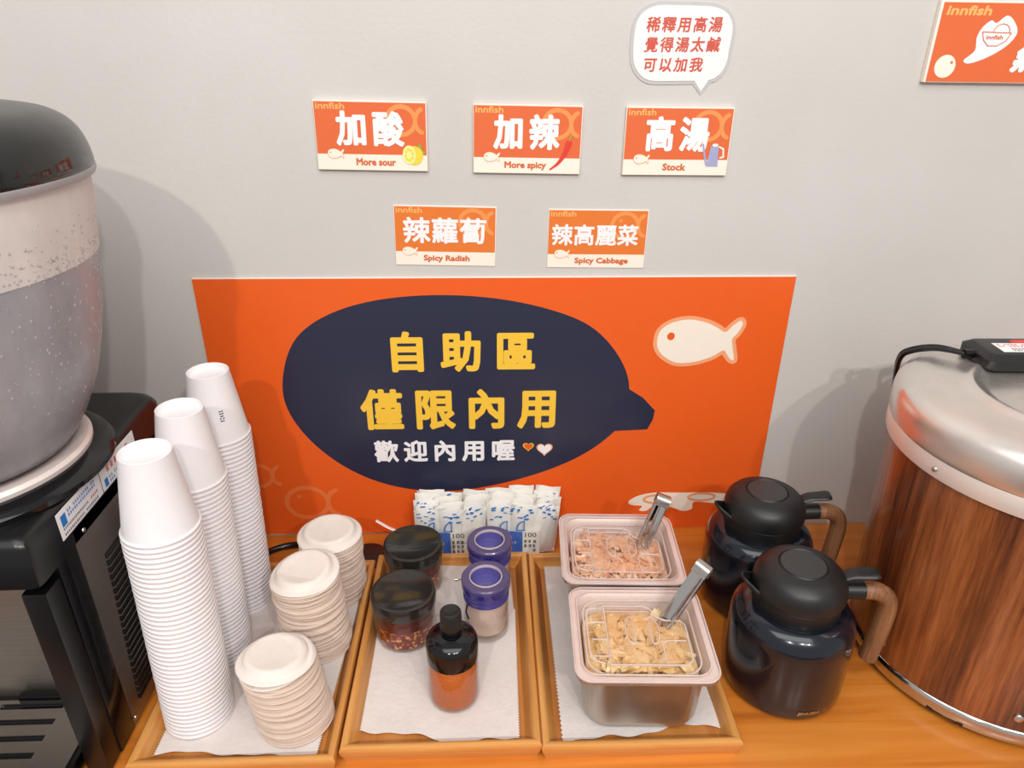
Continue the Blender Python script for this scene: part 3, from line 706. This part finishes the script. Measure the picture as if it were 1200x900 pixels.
# ------------------------------------------------------------------ packs of sachets
def sachet_mesh(w, h, d, seed):
    rnd = random.Random(seed); bm = bmesh.new(); nx, nz = 6, 8; g = []
    for s in (1, -1):
        gg = []
        for j in range(nz+1):
            row = []
            for i in range(nx+1):
                u, v = i/nx*2-1, j/nz; k = (1-u**4)*(1-(2*v-1)**6)
                row.append(bm.verts.new((u*w/2, -s*d/2*k+rnd.uniform(-.0006, .0006)+.0015*math.sin(u*4+seed)*v, v*h)))
            gg.append(row)
        for j in range(nz):
            for i in range(nx): bm.faces.new((gg[j][i], gg[j][i+1], gg[j+1][i+1], gg[j+1][i]))
    return mk(bm, True, 80, recalc=False)
def pack(label, cx, cy, rz, seed):
    t = thing('sachet_pack', label, 'sachet pack', (cx, cy, 0), (0, 0, rz), 'packs of paper sachets against the banner')
    rnd = random.Random(seed)
    for r in range(6):
        for c in range(3):
            me = sachet_mesh(.0435, .094+rnd.uniform(-.004, .010), .011, seed*50+r*3+c)
            y = -.026+r*.0098; x = -.0365+c*.0365+rnd.uniform(-.002, .002)
            s = ob('sachet', me, M['sachet'], t, (x, y, .003), (rnd.uniform(-.10, .04), rnd.uniform(-.05, .05)+(.10 if c == 2 else 0), rnd.uniform(-.1, .1)+(.35 if c == 2 and r < 3 else 0)))
            bm = bmesh.new()     # blue print near the crimp
            for k in range(9):
                x0 = rnd.uniform(-.018, .010); z0 = rnd.uniform(.068, .091)
                q = [Vector((x0, 0, z0)), Vector((x0+rnd.uniform(.003, .009), 0, z0+rnd.uniform(-.002, .002)))]
                dz = Vector((.0008, 0, rnd.uniform(.0015, .004)))
                for sy in (-.0064,):
                    bm.faces.new([bm.verts.new(p+Vector((0, sy, 0))) for p in (q[0], q[1], q[1]+dz, q[0]+dz)])
            ob('blue_print', mk(bm, False), M['blue'], s)
    zt = -.0362
    lab = bpy.data.objects.new('printed_label', None)
    def fl(name, pts, m, y=zt):
        bm = bmesh.new(); bm.faces.new([bm.verts.new((a, y, b)) for a, b in pts]); return ob(name, mk(bm, False), m, t)
    fl('blue_label', [(-.050, .006), (.001, .006), (.001, .054), (-.050, .056)], M['bluelabel'])
    fl('white_label', [(.0015, .005), (.031, .005), (.031, .056), (.0015, .054)], M['sachet'])
    e = bpy.data.objects.new('label_print', None)
    def art(bmf, m, name): o = ob(name, mk(bmf, False, recalc=False), m, t, (0, zt-.0004, 0), (PI/2, 0, 0)); return o
    for x0 in (-.034, -.005):
        bm = stroke(ellipse(x0+.009, .057, .0125, .0185, 12, PI/2, PI)[::-1], .0011, 0)
        stroke([(x0+.009, .0755), (x0+.0085, .057)], .0009, 0, False, bm); stroke([(x0-.003, .057), (x0+.010, .057)], .0011, 0, False, bm)
        art(bm, M['blue'], 'blue_emblem')
    lo = lettering('label_lettering', '100', .0055, .025, .0425, .0520, 0, M['ink'], t, .0001); lo.location = (0, zt-.0004, 0); lo.rotation_euler = (PI/2, 0, 0)
    mo = marks('label_marks', .004, .029, .0105, .039, 3, M['ink'], t, 0, seed); mo.location = (0, zt-.0004, 0); mo.rotation_euler = (PI/2, 0, 0)
    mo = marks('label_marks', -.024, -.004, .028, .035, 1, M['sachet'], t, 0, seed+5); mo.location = (0, zt-.0005, 0); mo.rotation_euler = (PI/2, 0, 0)
    rnd2 = random.Random(seed+9); L = []
    for z, w, d in ((.0005, .108, .062), (.004, .114, .070), (.05, .116, .0715), (.085, .118, .072), (.100, .112, .064)):
        L.append([(x+rnd2.uniform(-.0008, .0008), y-.002+rnd2.uniform(-.0006, .0006), z) for x, y in rr(w, d, .012, 5)])
    ob('clear_bag', loft(L, True, False), M['film'], t)
    return t
pack('left clear bag packed with white and blue paper sachets, against the banner', -.0740, -.0400, 0, 1)
pack('right clear bag packed with white and blue paper sachets, against the banner', .0500, -.0410, -.04, 2)

# ------------------------------------------------------------------ steel pans with clear lids, pickles, tongs
def pan(label, cx, cy, rz, zr=.1120):
    t = thing('food_pan', label, 'food pan', (cx, cy, .0125), (0, 0, rz), 'steel food pans in the right tray'); H = zr-.0125
    w, d = .176, .162
    o = [rrl(w-.042, d-.042, .024, 0), rrl(w-.034, d-.034, .030, .003), rrl(w-.0285, d-.0285, .030, .012), rrl(w-.021, d-.021, .028, H-.006), rrl(w-.016, d-.016, .026, H-.0015), rrl(w-.001, d-.001, .018, H-.0005), rrl(w, d, .018, H-.002), rrl(w, d, .018, H-.006)]
    ob('pan_body', loft(o, True), M['steelpan'], t)
    i_ = [rrl(w, d, .018, H-.006), rrl(w, d, .018, H-.001), rrl(w-.002, d-.002, .017, H), rrl(w-.017, d-.017, .024, H-.0003), rrl(w-.023, d-.023, .026, H-.006), rrl(w-.031, d-.031, .028, .013), rrl(w-.042, d-.042, .022, .004)]
    ob('rolled_rim', loft(i_, False, True), M['steelpink'], t)
    return t, H, w, d
def pan_lid(label, cx, cy, rz, zr=.1120):
    t = thing('pan_lid', label, 'lid', (cx, cy, zr+.0003), (0, 0, rz), 'clear notched pan lids'); w, d = .177, .163
    ob('rim_plate', loft([rrl(w, d, .019, -.0035), rrl(w, d, .019, .0012), rrl(w-.003, d-.003, .018, .0024), rrl(w-.016, d-.016, .024, .0022), rrl(w-.026, d-.026, .026, -.0015), rrl(w-.034, d-.034, .026, -.0065), rrl(w-.040, d-.040, .025, -.0070)]), M['clear'], t)
    for ww, zz, r_ in ((0, .0008, .0014), (.034, -.0062, .0012), (.018, .0022, .0009)):
        ob('moulded_edge', sweep([(x, y, zz) for x, y in rr(w-ww, d-ww, .020 if ww < .03 else .026, 6)+rr(w-ww, d-ww, .020 if ww < .03 else .026, 6)[:1]], r_, seg=6), M['clearedge'], t)
    # hinged flap with a tong notch at its back right corner
    fw = [(-.043, .050), (.012, .050), (.020, .044), (.026, .030), (.036, .024), (.058, .023), (.062, .016), (.060, -.044), (.052, -.052), (-.043, -.052)]
    pts = [(p[0], p[1]) for p in fw]
    ob('flap', loft([[(x, y, -.0050) for x, y in pts], [(x, y, -.0032) for x, y in pts]], True, True), M['clear'], t)
    ob('flap_edge', sweep([(x, y, -.0030) for x, y in pts+pts[:1]], .0012, seg=6), M['clearedge'], t)
    ob('flap_rib', sweep([(-.041, .040, -.003), (.018, .040, -.003)], .0008, seg=6), M['clearedge'], t)
    for sx in (-1, 1):   # two oval finger grips
        e = [(sx*.0125+.004+.0095*math.cos(a)*(1 if sx*math.cos(a) > 0 else .25), .006+.024*math.sin(a), -.0028) for a in [2*PI*k/26 for k in range(27)]]
        ob('grip_rib', sweep(e, .0009, seg=6), M['clearedge'], t)
    ob('flap_rib', sweep(smooth_path([(.058, -.012, -.0028), (.034, -.012, -.0028), (.027, -.022, -.0028), (.028, -.050, -.0028)], 4), .0009, seg=6), M['clearedge'], t)
    for yy in (.028, -.002, -.030):     # hinge knuckles and their bars
        ob('hinge_knuckle', box(-.060, -.044, yy-.007, yy+.007, -.006, .0005, .002), M['clear'], t)
        ob('hinge_pin', sweep([(-.063, yy-.009, -.002), (-.044, yy-.009, -.002)], .0009, seg=6), M['clearedge'], t)
    ob('hinge_bar', sweep(smooth_path([(-.052, .046, -.003), (-.066, .040, -.003), (-.068, 0, -.003), (-.066, -.040, -.003), (-.050, -.050, -.003)], 5), .0011, seg=6), M['clearedge'], t)
    return t
def pickles(label, cx, cy, rz, m, zc, n, seed, cat):
    rnd = random.Random(seed); bm = bmesh.new()
    lathe_r = rrl(.143, .128, .03, .062)
    loft([[(x, y, .05) for x, y, _ in lathe_r], [(x, y, zc-.016) for x, y, _ in lathe_r]], True, True, bm)
    for k in range(n):
        L, Wd = rnd.uniform(.022, .042), rnd.uniform(.008, .015); cv = rnd.uniform(-22, 22); th = rnd.uniform(.0015, .0035)
        c = Vector((rnd.uniform(-.050, .050), rnd.uniform(-.043, .043), zc-.011+rnd.uniform(0, .007)))
        R = Matrix.Rotation(rnd.uniform(0, PI), 3, 'Z') @ Matrix.Rotation(rnd.uniform(-.3, .3), 3, 'X') @ Matrix.Rotation(rnd.uniform(-.3, .3), 3, 'Y')
        ph = rnd.uniform(0, 6); g = [[], []]
        for s in (0, 1):
            for i in range(6):
                u = i/5-.5; row = []
                for j in range(4):
                    v = j/3-.5
                    p = Vector((u*L+.004*math.sin(v*3+ph), v*Wd*(1-.6*abs(u)), cv*.25*u*u*.12*.3+.0022*math.sin(v*7+ph)+(th if s else 0)))
                    q = c+R@p; q.z = min(q.z, zc-.001-.006*k/n-(0 if s else .0018))
                    row.append(bm.verts.new(q))
                g[s].append(row)
        for s in (0, 1):
            for i in range(5):
                for j in range(3):
                    f = (g[s][i][j], g[s][i+1][j], g[s][i+1][j+1], g[s][i][j+1]); bm.faces.new(f if s else f[::-1])
        for i in range(5):
            bm.faces.new((g[0][i][0], g[0][i+1][0], g[1][i+1][0], g[1][i][0])); bm.faces.new((g[0][i+1][3], g[0][i][3], g[1][i][3], g[1][i+1][3]))
    o = ob(cat.replace(' ', '_'), mk(bm, True, 50), m, None, (cx, cy, 0), (0, 0, rz)); tag(o, label, 'pickles', None, 'stuff'); return o
def tongs(label, a, b, side, wd=.0098):
    """a: point inside the pan, b: the bent top; two strips joined by a loop"""
    a, b = Vector(a), Vector(b); ax = (b-a).normalized(); s = Vector(side); s = (s-ax*s.dot(ax)).normalized(); n = ax.cross(s).normalized()
    t = thing('serving_tongs', label, 'tongs', a, group='steel serving tongs'); L = (b-a).length
    def strip(pts, w, th=.0009, ridge=0):
        P = [Vector(p) for p in pts]; R_ = []
        for i, p in enumerate(P):
            tn = (P[min(i+1, len(P)-1)]-P[max(i-1, 0)]).normalized(); q = tn.cross(s).normalized(); row = []
            prof = [(-1, 0), (-.85, 0), (-.6, ridge*.6), (-.3, ridge*.93), (0, ridge), (.3, ridge*.93), (.6, ridge*.6), (.85, 0), (1, 0)]
            for u, r in prof: row.append(p+s*(u*w)+q*(r+th))
            for u, r in prof[::-1]: row.append(p+s*(u*w)+q*(r-th))
            R_.append(row)
        return mk(loft(R_, True, True), True, 35)
    A = lambda k, off: ax*(k*L)+n*off
    ob('front_arm', strip([A(0, .007), A(.3, .0085), A(.6, .0085), A(.9, .0075)], wd*.86, ridge=-.0030), M['chrome'], t)
    ob('rear_arm', strip([A(0, -.005), A(.3, -.0075), A(.6, -.0085), A(.9, -.0075)], wd*.86, ridge=.0030), M['chrome'], t)
    loop = [A(.86, .0082), A(.93, .0082)]+[ax*(L*.95)+ax*(.0082*math.sin(q))+n*(.0082*math.cos(q)) for q in [PI*k/8 for k in range(9)]]+[A(.93, -.0082), A(.86, -.0082)]
    ob('bent_top', strip(loop, wd), M['steel'], t)
    return t
FP = (.1890, -.3695, -.045); BP = (.1910, -.1960, -.055)
pan('front steel food pan nearest the tray edge, under a clear lid', FP[0], FP[1], FP[2], .1125)
pan('rear steel food pan beside the banner, under a clear lid', BP[0], BP[1], BP[2], .1110)
pan_lid('clear notched lid on the front food pan with cabbage under it', FP[0], FP[1], FP[2], .1125)
pan_lid('clear notched lid on the rear food pan with radish under it', BP[0], BP[1], BP[2], .1110)
pickles('pale yellow pickled cabbage filling the front steel pan', FP[0], FP[1], FP[2], M['cabbage'], .1010, 150, 5, 'pickled cabbage')
pickles('pinkish pickled radish filling the rear steel pan', BP[0], BP[1], BP[2], M['radish'], .1000, 150, 6, 'pickled radish')
tongs('front pair of steel tongs leaning out of the cabbage pan', (.226, -.345, .096), (.2790, -.325, .1830), (.75, -.5, .1), .0106)
tongs('rear pair of steel tongs leaning out of the radish pan', (.228, -.1800, .096), (.2600, -.165, .1800), (.85, -.15, -.1), .0106)

# ------------------------------------------------------------------ thermos jugs
def jug(label, x, y, rz, writing):
    t = thing('thermos_jug', label, 'thermos jug', (x, y, 0), (0, 0, rz), 'dark thermos jugs')
    R = .0800
    ob('base_ring', lathe([(0, .0), (.070, .0), (.0725, .002), (.073, .004)], 64), M['satinblack'], t)
    ob('body', lathe([(.0728, .0035), (.0765, .005), (.0785, .010), (R, .030), (R, .105), (.0795, .114), (.077, .123), (.072, .131), (.065, .1365), (.0575, .1385), (.052, .139)], 80), M['navyenamel'], t)
    ob('collar', lathe([(.0545, .1365), (.0560, .139), (.0560, .158), (.0545, .1595), (.052, .1597)], 64), M['blackplastic'], t)
    ob('lid', lathe([(.0545, .1600), (.0585, .1608), (.0595, .164), (.0585, .176), (.0555, .185), (.0500, .1915), (.0420, .1965), (.0340, .1988), (.0310, .1992), (.0300, .1980), (.0290, .1992), (.015, .2002), (0, .2004)], 72), M['blackplastic'], t)
    ob('lid_disc', lathe([(.0282, .1993), (.0278, .2000), (.015, .2009), (0, .2011)], 48), mat('charcoal_disc', (50, 50, 51), .4), t)
    # spout: an open beak
    L = []
    for k in range(7):
        u = k/6; cx_ = -.050-.026*u; hw = .021*(1-u)**.8+.0035; zt = .163+.016*u; dp = .020*(1-u)+.004
        L.append([(cx_, hw*math.cos(a), zt+(-dp*abs(math.sin(a)))) for a in [PI*j/12 for j in range(13)]])
    bm = loft(L, False, False, closed=False); ob('spout', bm, M['blackplastic'], t)
    m_ = t.children[-1].modifiers.new('th', 'SOLIDIFY'); m_.thickness = .0022
    ob('handle_socket', sweep([(.050, 0, .160), (.083, 0, .1610)], .0125, .0120, 24), M['satinblack'], t)
    hp = smooth_path([(.083, 0, .1610), (.100, 0, .1600), (.1140, 0, .1510), (.1195, 0, .132), (.1180, 0, .095), (.1130, 0, .052), (.1120, 0, .044)], 6)
    ob('wooden_handle', sweep(hp, .0120, .0125, 20, up=(0, 1, 0), taper=lambda u: 1 if u < .93 else 1-.25*((u-.93)/.07)**2), M['handle'], t)
    lv = [(.050, 0, .1800), (.064, 0, .1865), (.078, 0, .1880), (.096, 0, .1895)]
    ob('thumb_lever', sweep(smooth_path(lv, 5), .0118, .0045, 16, taper=lambda u: .82+.18*u if u < .9 else 1-.15*((u-.9)/.1)), M['satinblack'], t)
    if writing:
        V = lettering('lettering', 'JINUEN', -.0145, .0145, .0, .0062, 0, M['chrome'], t, .0003)
        for v in V.data.vertices:      # wrap round the body
            a = -PI/2+writing+v.co.x/R; v.co = ((R+.0003)*math.cos(a), (R+.0003)*math.sin(a), .016+v.co.y)
    return t
jug('front dark thermos jug with wooden handle and small silver lettering low on its body', .3990, -.3460, -.10, .18)
jug('rear dark thermos jug with wooden handle, standing nearer the banner', .4110, -.1800, -.02, None)

# ------------------------------------------------------------------ soup warmer at the right
CX, CY = .715, -.300
t = thing('soup_warmer', 'big round soup warmer with walnut-grain body and smudged steel lid, cut by right edge', 'soup warmer', (CX, CY, 0))
ob('base_ring', lathe([(.16, .006), (.176, .006), (.1815, .008), (.1835, .013), (.1835, .024), (.1815, .028), (.1800, .029)], 96), M['chrome'], t)
for k in range(4):
    a = .8+k*PI/2; ob('foot', lathe([(0, 0), (.014, 0), (.015, .007), (0, .007)], 20, c=(.155*math.cos(a), .155*math.sin(a))), M['satinblack'], t)
ob('base_slot', box(-.022, .022, -.003, .003, .0085, .0130, .0012), M['louver'], t, (.1800*math.cos(-2.36), .1800*math.sin(-2.36), .001), (0, 0, -2.36+PI/2))
ob('wood_grain_body', lathe([(.1795, .028), (.1800, .030), (.1885, .335)], 128), M['walnut'], t)
ob('ivory_band', lathe([(.1885, .333), (.1925, .3345), (.1930, .338), (.1935, .3560), (.1920, .3590)], 128), M['band'], t)
ob('steel_lid', lathe([(.1905, .3585), (.1930, .3600), (.1945, .3650), (.1945, .3850), (.1925, .3960), (.1870, .4040), (.1780, .4090), (.1640, .4115), (.1250, .4125), (.1180, .4130), (.1130, .4160), (.1080, .4168), (.1030, .4150), (.0980, .4110), (.0900, .4098), (0, .4090)], 128), M['lidsteel'], t)
def bolt(x, y, z, az, r=.0042, m='chrome'):
    return ob('bolt', lathe([(0, .0034), (r*.5, .0032), (r*.85, .0022), (r, .0008), (r, -.001)], 16), M[m], t, (x, y, z), (PI/2, 0, az+PI/2))
for az, z, r in ((-2.86, .346, .1932), (-1.5, .346, .1932), (-1.96, .052, .1812), (-2.92, .052, .1812)):
    bolt(r*math.cos(az), r*math.sin(az), z, az, .0036 if z > .3 else .0060)
bx = thing('power_adapter', 'flat black power box with white and red label, lying on the back of steel lid', 'adapter', (CX+.012, CY+.105, .4128), (0, .0, -.05))
L = [rrl(.140, .070, .010, .0003), rrl(.146, .076, .012, .004), rrl(.146, .076, .012, .015), rrl(.130, .058, .010, .0215), rrl(.126, .054, .010, .0220)]
ob('case', loft(L, True, True), M['satinblack'], bx)
ob('label', box(-.046, .050, -.020, .010, .0221, .0224), M['white'], bx)
marks('label_print', -.042, .046, -.004, .008, 2, M['redink'], bx, .0225, 3); marks('label_print', -.030, .046, -.018, -.007, 2, M['ink'], bx, .0225, 4)
ob('red_sticker', lathe([(0, .0224), (.009, .0224), (.009, .0220)], 20), M['red'], bx, (0, .016, 0)); bx.children[-1].scale = (2, .7, 1)
ob('strain_relief', sweep([(-.070, 0, .011), (-.086, -.001, .011)], .0065, seg=14), M['glossblack'], bx)
for k, dy in enumerate((0, .010)):
    wp = [(.618, -.168, .4215), (.594, -.150, .4100), (.590, -.136, .392), (.602, -.120, .350), (.622, -.108, .260), (.645, -.098, .140), (.66, -.09, .0045)]
    lp = [(-.084, dy*.3, .011)]
    for p in wp:
        ex, ey = p[0]-(CX+.012), p[1]-(CY+.105); lp.append((ex*math.cos(.05)-ey*math.sin(.05)+dy*.3, ex*math.sin(.05)+ey*math.cos(.05)+dy*.8, p[2]-.4128))
    pth = smooth_path(lp, 7)
    ob('cable', sweep(pth, .0034, seg=10), M['glossblack'], bx)

# ------------------------------------------------------------------ cable and grommet on the counter behind the left tray
g = thing('cable_grommet', 'round black cable grommet in the counter behind the pulp lid stacks', 'grommet', (-.2170, -.0680, 0))
ob('cap', lathe([(.034, 0), (.034, .003), (.031, .0048), (0, .005)], 48), M['satinblack'], g)
cb = ob('power_cable', sweep(smooth_path([(-.44, -.078, .006), (-.405, -.070, .006), (-.385, -.052, .006), (-.360, -.040, .006), (-.330, -.038, .006), (-.29, -.046, .006), (-.255, -.055, .0075), (-.235, -.062, .011)], 6), .0055, seg=12), M['glossblack'])
tag(cb, 'black power cable looping across the counter between the rear cup tower and grommet', 'cable')

# ------------------------------------------------------------------ drink dispenser at the left
SX = -.470
d = thing('drink_dispenser', 'black and steel cold drink dispenser with a round fogged tank, cut by left edge', 'drink dispenser', (0, 0, 0))
BY = -.125
pl = [(-.78, -.56), (SX-.006, -.465), (SX, -.458), (SX, BY-.025), (SX-.008, BY-.006), (SX-.028, BY), (-.78, BY)]
head = [(-.80, -.475), (SX-.010, -.4735), (SX-.002, -.470), (SX, -.462), (SX, BY-.030), (SX-.006, BY-.014), (SX-.020, BY-.003), (SX-.036, BY), (-.80, BY)]
def ins(P, k): return [(x-(k if x > -.7 else 0), y+(k if y < -.3 else -k)) for x, y in P]
ob('upper_housing', loft([[(x, y, .298) for x, y in head], [(x, y, .345) for x, y in head], [(x, y, .3525) for x, y in ins(head, .003)], [(x, y, .3565) for x, y in ins(head, .008)], [(x, y, .3580) for x, y in ins(head, .016)]], True, True), M['pureblack'], d)
ob('front_post', box(-.4985, SX-.002, -.466, -.436, .002, .284, .003), M['pureblack'], d)
ob('side_trim', box(-.486, SX-.0005, -.4375, -.400, .002, .2985, .002), M['glossblack'], d)
ob('side_panel', box(-.476, SX, -.4005, BY-.012, .004, .3150, .0012), M['darksteel'], d)
ob('rear_housing', box(-.80, -.4765, -.360, BY-.004, .004, .2985), M['louver'], d)
ob('steel_backplate', box(-.80, -.490, -.3700, -.3610, .012, .2980), M['darksteel'], d)
for k in range(22):
    zz = .246-k*.0102; y0 = -.358-.0010*k
    ob('vent_opening', box(0, .0008, 0, .135, -.0034, .0034), M['louver'], d, (SX, y0, zz))
    ob('vent_lip', box(0, .0032, 0, .135, -.0009, .0009), M['steel'], d, (SX+.0002, y0, zz-.0036))
for y, z in ((-.381, .3035), (-.3955, .014)):
    ob('screw', lathe([(0, .002), (.0022, .0018), (.0032, .0005), (.0032, -.001)], 12), M['chrome'], d, (SX, y, z), (0, PI/2, 0))
# label stickers along the side of the housing
for y0, y1, sd in ((-.4185, -.3265, 1), (-.3245, -.232, 2)):
    ob('label_sticker', box(SX+.0003, SX+.0008, y0, y1, .3165, .3500), M['white'], d)
    def sideart(o): o.location = (SX+.0009, 0, 0); o.rotation_euler = (PI/2, 0, PI/2)
    yy = y0
    sideart(flat('label_logo', poly([(yy+.006, .330), (yy+.016, .330), (yy+.016, .344), (yy+.006, .344)], 0) if sd == 1 else poly([(yy+.006, .319), (yy+.014, .319), (yy+.014, .330), (yy+.006, .330)], 0), M['blue'], d))
    if sd == 1:
        sideart(marks('label_print', yy+.020, yy+.085, .3345, .3455, 2, M['blue'], d, 0, 11)); sideart(marks('label_print', yy+.006, yy+.065, .3255, .3295, 1, M['ink'], d, 0, 12)); sideart(marks('label_print', yy+.006, yy+.085, .3185, .3230, 1, M['ink'], d, 0, 13))
        sideart(marks('label_print', yy+.066, yy+.086, .3255, .3310, 1, M['redink'], d, 0, 14))
    else:
        sideart(marks('label_print', yy+.006, yy+.085, .3335, .3460, 1, M['redink'], d, 0, 15)); sideart(marks('label_print', yy+.018, yy+.085, .319, .330, 2, M['blue'], d, 0, 16))
# drip tray
dx0, dx1, dy0, dy1, dz = -.80, -.512, -.56, -.374, .034
ob('drip_tray_body', box(dx0, -.505, dy0, -.371, .008, .030, .004), M['glossblack'], d)
bm = bmesh.new()
xs = [-.80, -.70, -.655, -.595, -.548, -.515]; 
def plate():
    bm = bmesh.new(); ys = [-.56]; y = -.552
    rows = []
    y = -.380
    box(dx0, dx1, y-.006, y, .0305, .0325, bm=bm)
    while y > -.55:
        box(dx0, -.640, y-.030, y-.006, .0305, .0325, bm=bm) if False else None
        # bridges on both sides of each slot
        box(-.563+.004, dx1, y-.0145, y-.006, .0305, .0325, bm=bm); box(dx0, -.640, y-.0145, y-.006, .0305, .0325, bm=bm)
        box(dx0, dx1, y-.030, y-.0145, .0305, .0325, bm=bm); y -= .024
    return bm
ob('drip_grille', mk(plate(), False), M['steel'], d)
ob('drip_tray_lip', box(-.62, -.535, -.384, -.373, .031, .042, .003), M['glossblack'], d)
ob('levelling_foot', lathe([(0, 0), (.009, 0), (.0095, .004), (.005, .006), (.004, .012), (0, .012)], 20, c=(-.497, -.405)), M['chrome'], d)
# seat ring, tank, drink, lid
TX, TY = -.605, -.335
ob('seat_ring', lathe([(.150, .3580), (.150, .3640), (.144, .3700), (.132, .3730), (.128, .3740)], 96, c=(TX, TY)), M['glossblack'], d)
ob('steel_ring', lathe([(.128, .3720), (.1285, .3790), (.1250, .3830), (.1180, .3840), (.1080, .3810), (.1000, .3780), (0, .3780)], 96, c=(TX, TY)), M['steelpink'], d)
TK = [(.100, .383), (.112, .388), (.122, .400), (.134, .420), (.144, .440), (.153, .460), (.1595, .480), (.1655, .50), (.1705, .52), (.1750, .54), (.1790, .56), (.1825, .58), (.1858, .603)]
TK2 = [(.1858, .603), (.1880, .62), (.1908, .64), (.1930, .66), (.1950, .6845)]
ob('drink', lathe([(0, .386)]+[(r-.003, z+.001) for r, z in TK if z > .386 and z < .60]+[(.1825, .601), (0, .601)], 96, c=(TX, TY)), M['water'], d)
ob('tank', lathe(TK, 96, c=(TX, TY)), M['fog'], d)
ob('fogged_tank_top', lathe(TK2, 96, c=(TX, TY)), M['fogtop'], d)
ob('stirring_column', lathe([(.024, .601), (.024, .70), (.018, .706), (0, .707)], 32, c=(TX-.01, TY)), M['glossblack'], d)
# condensation drops
rnd = random.Random(21); bm = bmesh.new()
for k in range(700):
    a = rnd.uniform(-1.9, .35); z = rnd.choice([rnd.uniform(.603, .622), rnd.uniform(.600, .640), rnd.uniform(.45, .66), rnd.uniform(.47, .62)])
    zz = [q for q in TK+TK2[1:]]; R_ = next(a_[0]+(b_[0]-a_[0])*(z-a_[1])/(b_[1]-a_[1]) for a_, b_ in zip(zz, zz[1:]) if a_[1] <= z <= b_[1])
    r = rnd.uniform(.0006, .0019); c = Vector((TX+R_*math.cos(a), TY+R_*math.sin(a), z)); mt = Matrix.Translation(c) @ Matrix.Rotation(a, 4, 'Z') @ Matrix.Diagonal((.5, 1, 1.2, 1))
    bmesh.ops.create_icosphere(bm, subdivisions=1, radius=r, matrix=mt)
dr = ob('condensation_drops', bm, clear('water_drops', (244, 244, 246), .05, .12, .8, diffuse=.25, dcol=(236, 234, 236), power=2), d); dr['kind'] = 'stuff'
dome = [(p.x, p.y) for p in smooth_path([(.2005, .690, 0), (.2010, .697, 0), (.1985, .712, 0), (.1920, .728, 0), (.180, .740, 0), (.160, .7485, 0), (.120, .7545, 0), (.06, .757, 0), (0, .758, 0)], 5)]; dome[-1] = (0, dome[-1][1])
ob('tank_lid', lathe(dome, 96, c=(TX, TY)), M['smoke'], d)
inn = [(.1900, .690), (.1890, .705), (.1800, .722), (.1650, .733), (.1500, .7390), (.1380, .7410)]
ob('dark_lid_liner', lathe(inn, 96, c=(TX, TY)), M['blackplastic'], d)
ob('lid_rim', lathe([(.1950, .6835), (.2005, .6835), (.2018, .6865), (.2015, .6900), (.2000, .6915)], 96, c=(TX, TY)), M['rimlight'], d)
